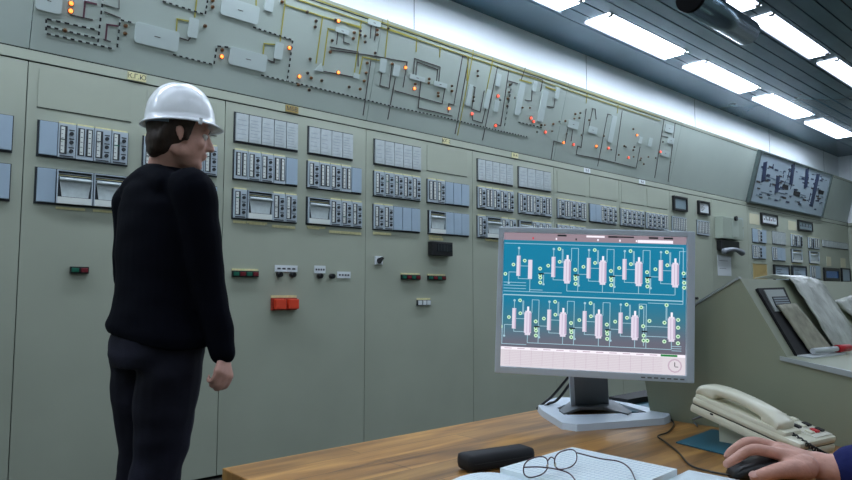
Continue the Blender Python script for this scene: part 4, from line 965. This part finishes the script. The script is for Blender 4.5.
for c in lc:
    b = B(); L_ = lensring(c, RX * .97, RZ * .97); prism(b, L_, gx.cross(UP) * .0012); obj('lens', b, GLASS, t)
    for sgn in (1,):
        pass
b = B()
for c, s in ((lc[0] + gx * RX * .95, 1), (lc[1] - gx * RX * .95, 1)): ell(b, c + UP * -.004, (.002, .002, .004))
obj('nose_pad', b, mat('pad', (190, 180, 160), .3), t)
h1 = lc[0] - gx * RX * 1.0 + UP * .004; h2 = lc[1] + gx * RX * 1.0 + UP * .006
b = B(); tube(b, [h1, zpt(540, 467, NZ + .018), zpt(558, 469.5, NZ + .014), zpt(570, 474, NZ + .008), zpt(577, 483, NZ + .002)], .0011, 6); obj('temple', b, WIRE, t)
b = B(); tube(b, [h2, zpt(600, 458.5, NZ + .018), zpt(619, 461.5, NZ + .014), zpt(630, 469, NZ + .008), zpt(637, 484, NZ + .002)], .0011, 6); obj('temple', b, WIRE, t)

# desk telephone ---------------------------------------------------
nf = cf(.663, 1.165, 0); uax = (R2 * -.53 + F2 * .85).normalized(); vax = (R2 * .85 + F2 * .53).normalized()      # u: front -> back, v: handset side -> key side
tl = math.radians(14); pu = (uax * math.cos(tl) + UP * math.sin(tl)); pw = (UP * math.cos(tl) - uax * math.sin(tl))
PM = Matrix((pu, vax, pw)).transposed().to_4x4(); PM.translation = Vector((nf.x, nf.y, TZ + .006)) - R2 * .018
t = thing('desk_telephone', (nf.x, nf.y, TZ), 'cream corded desk telephone tilted on its stand beside the mouse hand', 'telephone')
b = B(); box(b, (0, 0, 0), (.222, .125, .017), 0, PM, .006); obj('lower_body', b, CREAM, t)
b = B(); box(b, (.001, .001, .018), (.221, .124, .032), 0, PM, .006); obj('upper_body', b, CREAM, t)
b = B(); box(b, (.004, .003, .0165), (.218, .122, .0185), 0, PM); obj('seam', b, CREAMD, t)
b = B(); box(b, (.008, .062, .031), (.2, .120, .0335), 0, PM, .001); o = obj('key_plate', b, mat('cream_light', (214, 212, 196), .4), t)
for i in range(5):
    for j in range(3):
        b = B(); box(b, (.02 + .024 * i, .07 + .017 * j, .0318), (.034 + .024 * i, .082 + .017 * j, .037), 0, PM, .0015)
        obj('key', b, REDP if (i, j) == (0, 1) else (BLACK if (i, j) in ((1, 0), (1, 2), (0, 2)) else CREAM), t, label='red key' if (i, j) == (0, 1) else None)
b = B(); box(b, (.03, .003, .026), (.218, .057, .0395), 0, PM, .005); obj('cradle', b, CREAM, t)
hs = [(.218, .029, .044), (.20, .029, .052), (.17, .029, .058), (.135, .029, .059), (.10, .029, .056), (.068, .029, .050), (.046, .029, .040)]
hb = B()
rr = []
for k, (x, y, z) in enumerate(smooth_pts(hs, 4)):
    f = k / (len(smooth_pts(hs, 4)) - 1); e = abs(f - .5) * 2
    rr.append((PM @ Vector((x, y, z)), (PM.to_3x3() @ Vector((0, 1, 0))) * (.019 + .008 * e ** 2), (PM.to_3x3() @ Vector((-.1, 0, 1)).normalized()) * (.0095 + .003 * e)))
rings_loft(hb, rr, 24, 3)
box(hb, (.178, .006, .038), (.220, .052, .057), 0, PM, .009); box(hb, (.040, .006, .034), (.084, .052, .053), 0, PM, .009)
hb = fuse(hb, .0025, 6); obj('handset', hb, CREAM, t, smooth=True)
b = B(); prism(b, [Vector((p.x, p.y, TZ + .003)) for p in [cf(.585, 1.335, 0), cf(.615, 1.30, 0), cf(.66, 1.335, 0), cf(.63, 1.37, 0)]], (0, 0, .040)); obj('stand_foot', b, CREAM, t)
b = B(); box(b, (.17, -.0008, .013), (.176, .001, .016), 0, PM); obj('cord_socket', b, BLACK, t)
b = B(); tube(b, [PM @ Vector((.2, .06, .004)), atZ(697, 418, TZ + .03), zpt(693, 420, .004), zpt(697, 426, .003)], .0022, 6); obj('line_cord', b, SILVERD, t)
P0 = [PM @ Vector((.044, .03, .034)), PM @ Vector((-.008, .02, .028)), PM @ Vector((-.02, .05, .015)), PM @ Vector((-.03, .09, .002)), PM @ Vector((-.02, .12, -.004))]
hx = smooth_pts(P0, 24); coil = []
for k, p in enumerate(hx): coil.append(p + Vector((0, math.cos(k * 1.6), math.sin(k * 1.6))) * .004)
b = B(); tube(b, coil, .0016, 5, 0, 2); obj('handset_cord', b, BLACK, t)
b = B(); prism(b, [zpt(x, y, .0008) for x, y in ((676, 443), (712, 430), (776, 440), (752, 462))], (0, 0, .002)); obj('desk_mat', b, TEAL, label='blue-green plastic mat lying under the desk telephone', cat='mat')

# mouse -------------------------------------------------------------
mp_ = cf(.543, 1.075, 0); ma = (R2 * -1 + F2 * .12).normalized(); mb_ = UP.cross(ma)
MMt = Matrix((ma, mb_, UP)).transposed().to_4x4(); MMt.translation = Vector((mp_.x, mp_.y, TZ))
t = thing('computer_mouse', MMt.translation, "black computer mouse under the operator's hand", 'mouse')
b = B()
rr = []
for x, wd_, h in ((-.052, .012, .010), (-.047, .022, .022), (-.03, .029, .034), (-.005, .030, .037), (.02, .028, .032), (.04, .026, .023), (.051, .022, .015), (.055, .016, .008)):
    rr.append((MMt @ Vector((x, 0, .002 + h / 2)), mb_ * wd_, UP * h / 2))
rings_loft(b, rr, 24, 2.8); obj('shell', b, BLACK, t, smooth=True)
b = B(); cyl(b, MMt @ Vector((.035, -.004, .023)), MMt @ Vector((.035, .004, .023)), .007, 14); obj('scroll_wheel', b, SILVERD, t)
b = B(); tube(b, [MMt @ Vector((.054, 0, .006)), zpt(708, 471, .003), zpt(690, 465, .003), zpt(678, 452, .003), zpt(664, 441, .003), zpt(658, 436, .003), zpt(668, 432, .003), zpt(674, 424, .003), zpt(668, 418, .003), zpt(655, 417, .003)], .0017, 6)
obj('mouse_cable', b, BLACK, t)

# ================================================================== PEOPLE
def hand_pts(b, wrist, palm, fingers, thumb, pn, r=.0085):
    """palm: list of knuckle positions (index..little); fingers: list of point chains from the knuckle; pn: back-of-hand normal"""
    for kn in palm: limb(b, [wrist, wrist.lerp(kn, .5) + pn * .002, kn], [.0175, .0135, .0115], 6, (pn, .85))
    for a_, c in zip(palm, palm[1:]): limb(b, [wrist.lerp((a_ + c) / 2, .2), (a_ + c) / 2], [.016, .012], 4)
    for k, ch in enumerate(fingers):
        s = (1, 1.03, .97, .85)[k]; limb(b, [palm[k]] + ch, [.0100 * s, .0090 * s, .0080 * s, .0070 * s], 6)
        for j, q_ in enumerate(ch[:-1]): ell(b, q_, (.0092 * s - j * .0008,) * 3, None, 0, 10, 8)
    limb(b, thumb, [.017, .0135, .011, .0085], 5)
def head(b, c, f, up, sc=1.0):
    """skull, jaw, nose, lips, brow and ears; c centre of the skull, f facing"""
    f = (f - up * f.dot(up)).normalized(); r = f.cross(up).normalized(); H = Matrix((r, f, up)).transposed(); g = lambda x, y, z: c + H @ (Vector((x, y, z)) * sc)
    R3 = lambda *a: tuple(v * sc for v in a)
    ell(b, g(0, -.005, .03), R3(.076, .096, .092), H); ell(b, g(0, .03, -.03), R3(.062, .064, .085), H)
    ell(b, g(0, .048, -.085), R3(.040, .040, .032), H); ell(b, g(0, .076, -.098), R3(.020, .016, .017), H)
    for s in (-1, 1):
        ell(b, g(s * .032, .066, -.028), R3(.026, .022, .026), H); ell(b, g(s * .046, .012, -.062), R3(.015, .036, .026), H)
        ell(b, g(s * .03, .083, .022), R3(.028, .012, .010), H); ell(b, g(s * .010, .097, -.034), R3(.0095, .011, .008), H)
        ell(b, g(s * .077, .0, -.012), R3(.007, .013, .023), H @ Matrix.Rotation(.15, 3, 'X')); ell(b, g(s * .082, -.005, -.004), R3(.006, .013, .016), H); ell(b, g(s * .076, .004, -.032), R3(.006, .007, .008), H)
    limb(b, [g(0, .088, .018), g(0, .100, -.008), g(0, .112, -.030)], [.009 * sc, .010 * sc, .0125 * sc], 4)
    ell(b, g(0, .092, -.056), R3(.023, .011, .0065), H); ell(b, g(0, .090, -.068), R3(.020, .011, .0075), H)
    return H, g
def eyes_hair(t, c, H, g, sc, hairfn, hm=HAIR):
    for s in (-1, 1):
        b = B(); ell(b, g(s * .031, .079, -.0), (.0125 * sc,) * 3, H, 0, 16, 10); ell(b, g(s * .031, .0895, -.0), (.0052 * sc, .0026 * sc, .0052 * sc), H, 1, 10, 8); obj('eye', b, [EYEW, INK], t)
        b = B(); limb(b, [g(s * .012, .093, .020), g(s * .03, .094, .025), g(s * .046, .083, .020)], [.0028, .0034, .0022], 3); obj('eyebrow', b, hm, t)
    b = B(); hairfn(b, H, g); hb_ = fuse(b, .005, 3); obj('hair', hb_, hm, t, smooth=True)

# ---- the standing man
zc = 2.26
def body_frame(center, facing):
    r = facing.cross(UP).normalized(); return lambda x, y, z: Vector((center.x, center.y, 0)) + r * x + facing * y + UP * z
fac = (R2 * math.sin(math.radians(38)) + F2 * math.cos(math.radians(38))).normalized()
ctr = cf((162 - 426) / FPX * zc, zc, 0)
G = body_frame(ctr, fac); rgt = fac.cross(UP).normalized()
t = thing('person', (ctr.x, ctr.y, 0), 'man in white hard hat, black sweater and dark jeans, seen from behind', 'person')
# joints
shR, shL = G(.178, -.01, 1.385), G(-.178, -.01, 1.385)
elR = atD(207, 283, 2.17); wrR = atD(223, 352, 2.17)
elL = G(-.205, .0, 1.10); wrL = G(-.20, .17, .97)
hipR, hipL = G(.09, 0, .88) - R2 * .005, G(-.09, 0, .88) - R2 * .015
knR, knL = G(.095, .03, .49) - R2 * .07, G(-.095, .06, .49) - R2 * .05
anR, anL = G(.10, -.02, .09) - R2 * .12, G(-.12, .03, .09) - R2 * .06
hc = atD(179.5, 134, 2.23); hf = (R2 * math.sin(math.radians(66)) + F2 * math.cos(math.radians(66))); tiltf = math.radians(8)
hup = (UP * math.cos(tiltf) + hf * math.sin(tiltf)).normalized(); hfd = (hf * math.cos(tiltf) - UP * math.sin(tiltf)).normalized()
b = B()
H, g = head(b, hc, hfd, hup, 1.0)
limb(b, [g(0, -.02, -.03), G(0, -.0, 1.47), G(0, -.02, 1.36)], [.058, .060, .075], 6)
rings_loft(b, [(G(0, y, z), rgt * a_, fac * c) for z, y, a_, c in ((.80, 0, .13, .09), (.88, 0, .155, .10), (1.0, 0, .14, .09), (1.12, 0, .14, .09), (1.25, 0, .16, .10), (1.36, -.005, .15, .09), (1.43, -.01, .09, .07), (1.46, -.01, .06, .055))])
limb(b, [shR, elR, wrR], [.045, .038, .026], 8); limb(b, [shL, elL, wrL], [.045, .038, .026], 8)
limb(b, [hipR, knR, anR], [.075, .05, .036], 8); limb(b, [hipL, knL, anL], [.075, .05, .036], 8)
for a_, s in ((anR, 1), (anL, -1)): limb(b, [a_ + UP * -.03 - fac * .03, a_ + UP * -.05 + fac * .08, a_ + UP * -.06 + fac * .16], [.032, .03, .022], 4)
# right hand, relaxed curl; left hand
def relaxed(b, wrist, d, back, side):
    """d: along the hand, back: normal out of the back of the hand, side: towards the thumb"""
    d = d.normalized(); side = (side - d * side.dot(d)).normalized(); back = side.cross(d) if side.cross(d).dot(back) > 0 else -side.cross(d)
    kn = [wrist + d * (.070 - .004 * abs(k - 1)) + side * (.030 - .02 * k) for k in range(4)]
    ch = []
    for k in range(4):
        s = (.95, 1.05, 1, .82)[k]; p1_ = kn[k] + (d * .8 - back * .6).normalized() * .036 * s; p2_ = p1_ + (-back * .98 - d * .1).normalized() * .023 * s; p3_ = p2_ + (-d * .95 + back * .15).normalized() * .02 * s; ch.append([p1_, p2_, p3_])
    th = [wrist + d * .02 + side * .018 - back * .008, wrist + d * .045 + side * .034 - back * .020, wrist + d * .068 + side * .032 - back * .038, wrist + d * .084 + side * .018 - back * .050]
    hand_pts(b, wrist, kn, ch, th, back)
limb(b, [elR, wrR + (wrR - elR).normalized() * .01], [.035, .027], 6)
dR = (atD(223, 372, 2.14) - wrR)
relaxed(b, wrR + (wrR - elR).normalized() * .01, dR, (rgt * .9 - F2 * .3), (fac * .9 - rgt * .2))
relaxed(b, wrL, (fac * .7 - UP * .6), -rgt, UP * .6 + fac * .4)
bb = fuse(b, .0055, 3); body = obj('body', bb, SKIN, t, smooth=True)
def hair1(b, H, g):
    ell(b, g(0, -.022, .020), (.084, .090, .095), H); ell(b, g(0, -.05, -.035), (.070, .055, .060), H); ell(b, g(0, -.065, -.065), (.055, .032, .035), H)
    for s in (-1, 1): limb(b, [g(s * .072, .03, .04), g(s * .074, .026, .005), g(s * .071, .024, -.03)], [.014, .010, .006], 4); ell(b, g(s * .072, .0, .025), (.016, .035, .016), H)
    for s in (-1, 1): limb(b, [g(s * .07, -.045, .0), g(s * .062, -.055, -.04)], [.018, .016], 4)
    ell(b, g(.03, .03, .075), (.05, .05, .02), H)
eyes_hair(t, hc, H, g, 1.0, hair1)
b = B(); 
for k in range(60): 
    pass
b.free()
# beard stubble area is left to the skin; sweater
b = B()
rings_loft(b, [(G(0, y, z), rgt * a_ - UP * max(0, (1.0 - z) * .38), fac * c) for z, y, a_, c in ((.90, 0, .203, .146), (.925, -.002, .208, .148), (.96, -.004, .194, .138), (1.05, -.004, .178, .128), (1.15, -.004, .180, .126), (1.26, -.004, .190, .128), (1.34, -.008, .185, .120), (1.40, -.012, .150, .105), (1.445, -.012, .105, .085), (1.475, -.008, .070, .070))], 32, 2.2)
cuff = wrR + (elR - wrR).normalized() * .0
limb(b, [shR - rgt * .03, shR + rgt * .012 + UP * -.01, shR.lerp(elR, .45) + rgt * .012, elR, elR.lerp(wrR, .5), cuff], [.07, .074, .066, .058, .054, .043], 6)
limb(b, [shL + rgt * .03, shL - rgt * .012 + UP * -.01, shL.lerp(elL, .45) - rgt * .005, elL, elL.lerp(wrL, .5), wrL.lerp(elL, .1)], [.07, .072, .064, .056, .048, .038], 6)
limb(b, [G(-.1, -.05, 1.40), G(0, -.045, 1.43), G(.1, -.05, 1.40)], [.055, .06, .055], 4)
bb = fuse(b, .007, 4)
for v in bb.verts:      # soft folds in the knit
    n_ = noise.noise(Vector((v.co.x * 7, v.co.y * 7, v.co.z * 14))) * .006; v.co += v.normal * n_
o = obj('sweater', bb, SWEAT, t, smooth=True)
# jeans
b = B()
rings_loft(b, [(G(0, y, z), rgt * a_, fac * c) for z, y, a_, c in ((.80, -.01, .155, .125), (.84, -.012, .165, .132), (.90, -.01, .168, .128), (.96, 0, .160, .115), (.985, 0, .155, .110))], 32, 2.3)
for hj, kj, aj, s in ((hipR, knR, anR, 1), (hipL, knL, anL, -1)):
    limb(b, [hj + UP * .0, hj.lerp(kj, .5) + UP * 0, kj, kj.lerp(aj, .45), aj + UP * -.02], [.105, .102, .082, .074, .066], 8)
    ell(b, hj - fac * .030 + UP * -.01, (.076, .076, .10))
bb = fuse(b, .008, 3)
for v in bb.verts: v.co += v.normal * noise.noise(Vector((v.co.x * 9, v.co.y * 9, v.co.z * 16))) * .006
o = obj('jeans', bb, JEAN, t, smooth=True)
for aj, s in ((anR, 1), (anL, -1)):
    b = B(); p = Vector((aj.x, aj.y, 0)); limb(b, [p - fac * .045 + UP * .045, p + fac * .06 + UP * .042, p + fac * .19 + UP * .030], [.043, .043, .030], 6, (UP, .95)); bb = fuse(b, .006, 2)
    for v in bb.verts: v.co.z = max(v.co.z, .0015)
    obj('shoe', bb, SHOE, t, smooth=True)
# hard hat
b = B(); n = 36; rg = 12
hg = lambda x, y, z: hc + H @ Vector((x, y, z))
tl2 = math.radians(-5)
HR = Matrix.Rotation(math.radians(9), 3, 'X'); hh_ = lambda x, y, z: hc + H @ (HR @ Vector((x * .93, y * .92, z * 1.08)) + Vector((0, -.004, .040)))
prevr = None; rows = []
for i in range(rg + 1):
    a_ = math.pi / 2 * i / rg; z = .122 * math.sin(a_); row = []
    for k in range(n):
        th_ = 2 * math.pi * k / n; rx = .102 * math.cos(a_) ** .85; ry = .126 * math.cos(a_) ** .85
        bump = 0
        x, y = rx * math.cos(th_), ry * math.sin(th_)
        rib = max(0, 1 - abs(x) / .014) * .009 + max(0, 1 - abs(abs(x) - .045) / .009) * .004
        row.append(hh_(x, y, z + (rib * math.sin(a_) if i > 2 else 0)))
    rows.append(row)
rows = [[hh_(.094 * math.cos(2 * math.pi * k / n), .118 * math.sin(2 * math.pi * k / n), .004) for k in range(n)],
        [hh_(.106 * math.cos(2 * math.pi * k / n), .130 * math.sin(2 * math.pi * k / n), -.012) for k in range(n)]][::1] + [[hh_((.122 + .0 * k) * math.cos(2 * math.pi * k / n), (.143 + (.014 * max(0, math.sin(2 * math.pi * k / n)) ** 2)) * math.sin(2 * math.pi * k / n), -.014 - .006 * max(0, math.sin(2 * math.pi * k / n))) for k in range(n)],
        [hh_(.112 * math.cos(2 * math.pi * k / n), .136 * math.sin(2 * math.pi * k / n), -.006) for k in range(n)]] + rows
vv = [[b.verts.new(p) for p in r] for r in rows[:-1]]
for a_, c in zip(vv, vv[1:]):
    for k in range(n): f_ = b.faces.new((a_[k], a_[(k + 1) % n], c[(k + 1) % n], c[k])); f_.smooth = True
topv = b.verts.new(hh_(0, 0, .128))
for k in range(n): f_ = b.faces.new((vv[-1][k], vv[-1][(k + 1) % n], topv)); f_.smooth = True
bmesh.ops.recalc_face_normals(b, faces=b.faces)
hat = obj('hard_hat', b, HELM, t, smooth=True, label='white hard hat')
b = B(); rr = []
for k in range(13):
    a_ = math.radians(200 + 140 * k / 12); rr.append(hc + H @ Vector((.088 * math.cos(a_), .104 * math.sin(a_) - .006, .012)))
for p, q_ in zip(rr, rr[1:]):
    prism(b, [p, q_, q_ + hup * .022, p + hup * .022], (p - hc).normalized() * .003)
obj('headband', b, mat('band_grey', (120, 140, 162), .5), hat)
b = B(); box(b, (-.008, -.006, -.012), (.008, .006, .010), 0, Matrix.Translation(hc + H @ Vector((.108, .055, .034))) @ H.to_4x4(), .002); obj('clip', b, HELM, hat)

# ---- the seated operator (only the mouse hand is in the picture)
of = (R2 * -.6 + F2 * .8).normalized(); oc = cf(.875, .60, 0); O_ = body_frame(oc, of); orr = of.cross(UP).normalized()
t = thing('person', (oc.x, oc.y, 0), 'seated operator in a navy sleeve, right hand resting on the mouse', 'person')
wr = atD(834, 469, 1.05); el = cf(.87, .92, .80); sh = O_(.19, .0, 1.06)
T = lambda px, py, d: atD(px, py, d)
palm = [T(781, 454.5, 1.055), T(777, 448, 1.083), T(779, 449, 1.108), T(787, 451, 1.128)]
fing = [[T(753, 449.5, 1.06), T(735, 459, 1.066), T(727, 464, 1.068)], [T(750, 442, 1.09), T(733, 451, 1.10), T(728, 456, 1.102)], [T(757, 446, 1.12), T(743, 455, 1.13), T(738, 462, 1.13)], [T(770, 449, 1.14), T(757, 455, 1.15), T(752, 461, 1.148)]]
thumb = [T(806, 469, 1.04), T(786, 470, 1.03), T(770, 473, 1.025), T(755, 477, 1.028)]
pn_ = (UP * .93 - F2 * .3).normalized()
b = B(); hand_pts(b, T(818, 465, 1.06), palm, fing, thumb, pn_)
limb(b, [T(818, 465, 1.06), wr, wr.lerp(el, .4)], [.024, .026, .032], 6, (pn_, .85)); limb(b, [T(806, 466, 1.045), T(790, 465, 1.045)], [.018, .014], 4)
limb(b, [wr.lerp(el, .3), el, sh], [.032, .04, .045], 8)
eL = O_(-.26, .02, .80); wL = O_(-.20, .26, .775 + .02)
relaxed(b, wL, of * .95 + orr * .3, UP, orr)
limb(b, [wL, eL, O_(-.19, 0, 1.06)], [.026, .038, .045], 8)
hc2 = O_(0, .03, 1.30); Ho, go = head(b, hc2, of, UP, .98)
limb(b, [go(0, -.01, -.03), O_(0, 0, 1.14), O_(0, 0, 1.02)], [.056, .058, .07], 5)
rings_loft(b, [(O_(0, 0, z), orr * a_, of * c) for z, a_, c in ((.47, .15, .10), (.56, .15, .10), (.75, .14, .09), (.92, .16, .10), (1.04, .15, .09), (1.11, .08, .07))])
kR, kL = O_(.12, .42, .50), O_(-.12, .42, .50)
for s, kk in ((1, kR), (-1, kL)): limb(b, [O_(s * .09, .0, .54), kk, O_(s * .12, .40, .10)], [.07, .05, .036], 8); limb(b, [O_(s * .12, .38, .055), O_(s * .12, .55, .035)], [.03, .022], 4)
bb = fuse(b, .003, 4, .4); obj('body', bb, SKIN2, t, smooth=True)
def hair2(b, H, g): ell(b, g(0, -.02, .035), (.084, .095, .092), H); ell(b, g(0, -.05, -.03), (.07, .055, .06), H)
eyes_hair(t, hc2, Ho, go, .98, hair2)
# nail on the thumb and fingers
def nail(tip, d, n_, r=.0055):
    d = d.normalized(); n_ = (n_ - d * n_.dot(d)).normalized(); s = d.cross(n_); b = B(); ell(b, tip, (r, r * 1.3, .0008), Matrix((s, d, n_)).transposed(), 0, 12, 8); obj('fingernail', b, mat('nail', (212, 164, 150), .35), t)
nail(T(754, 474.5, 1.0235), thumb[3] - thumb[2], UP * .6 - F2 * .6, .006)
# sleeve + jacket
b = B()
limb(b, [wr.lerp(el, .12), wr.lerp(el, .45), el, el.lerp(sh, .5), sh], [.038, .046, .055, .062, .075], 8)
limb(b, [wL.lerp(eL, .15), eL, O_(-.19, 0, 1.06)], [.036, .054, .073], 8)
rings_loft(b, [(O_(0, 0, z), orr * a_, of * c) for z, a_, c in ((.50, .185, .135), (.60, .18, .13), (.75, .17, .12), (.92, .185, .125), (1.04, .18, .11), (1.10, .12, .09), (1.14, .075, .07))])
bb = fuse(b, .006, 3)
for v in bb.verts: v.co += v.normal * noise.noise(Vector((v.co.x * 16, v.co.y * 16, v.co.z * 16))) * .005
obj('jacket', bb, NAVY, t, smooth=True, label='navy jacket')
b = B()
for s, kk in ((1, kR), (-1, kL)): limb(b, [O_(s * .09, .0, .55), kk, O_(s * .12, .40, .09)], [.09, .07, .055], 8)
rings_loft(b, [(O_(0, 0, z), orr * a_, of * c) for z, a_, c in ((.465, .17, .13), (.56, .175, .13), (.62, .165, .125))])
bb = fuse(b, .01, 2); obj('trousers', bb, JEAN, t, smooth=True)
for s in (-1, 1):
    b = B(); limb(b, [O_(s * .12, .37, .045), O_(s * .12, .46, .042), O_(s * .12, .58, .03)], [.043, .043, .03], 5); bb = fuse(b, .008, 2)
    for v in bb.verts: v.co.z = max(v.co.z, .0015)
    obj('shoe', bb, SHOE, t, smooth=True)
# operator's chair
t = thing('office_chair', (oc.x, oc.y, 0), 'black office chair under the seated operator', 'chair')
M = Matrix((orr, of, UP)).transposed().to_4x4(); M.translation = Vector((oc.x, oc.y, 0))
b = B(); box(b, (-.23, -.22, .40), (.23, .24, .455), 0, M, .02); obj('seat', b, BLACKM, t)
b = B(); box(b, (-.2, -.245, .55), (.2, -.19, 1.0), 0, M, .02); box(b, (-.03, -.26, .40), (.03, -.235, .6), 0, M); obj('backrest', b, BLACKM, t)
b = B(); cyl(b, M @ Vector((0, 0, .09)), M @ Vector((0, 0, .40)), .03, 16); obj('column', b, SILVERD, t)
for k in range(5):
    a_ = 2 * math.pi * k / 5 + .3; b = B(); e = M @ Vector((.25 * math.cos(a_), .25 * math.sin(a_), .07)); cyl(b, M @ Vector((0, 0, .1)), e, .02, 8); o = obj('leg', b, BLACK, t)
    b = B(); cyl(b, Vector((e.x, e.y, .03)) - Vector((math.sin(a_), math.cos(a_), 0)) * .012, Vector((e.x, e.y, .03)) + Vector((math.sin(a_), math.cos(a_), 0)) * .012, .03, 14); obj('caster', b, BLACK, o)
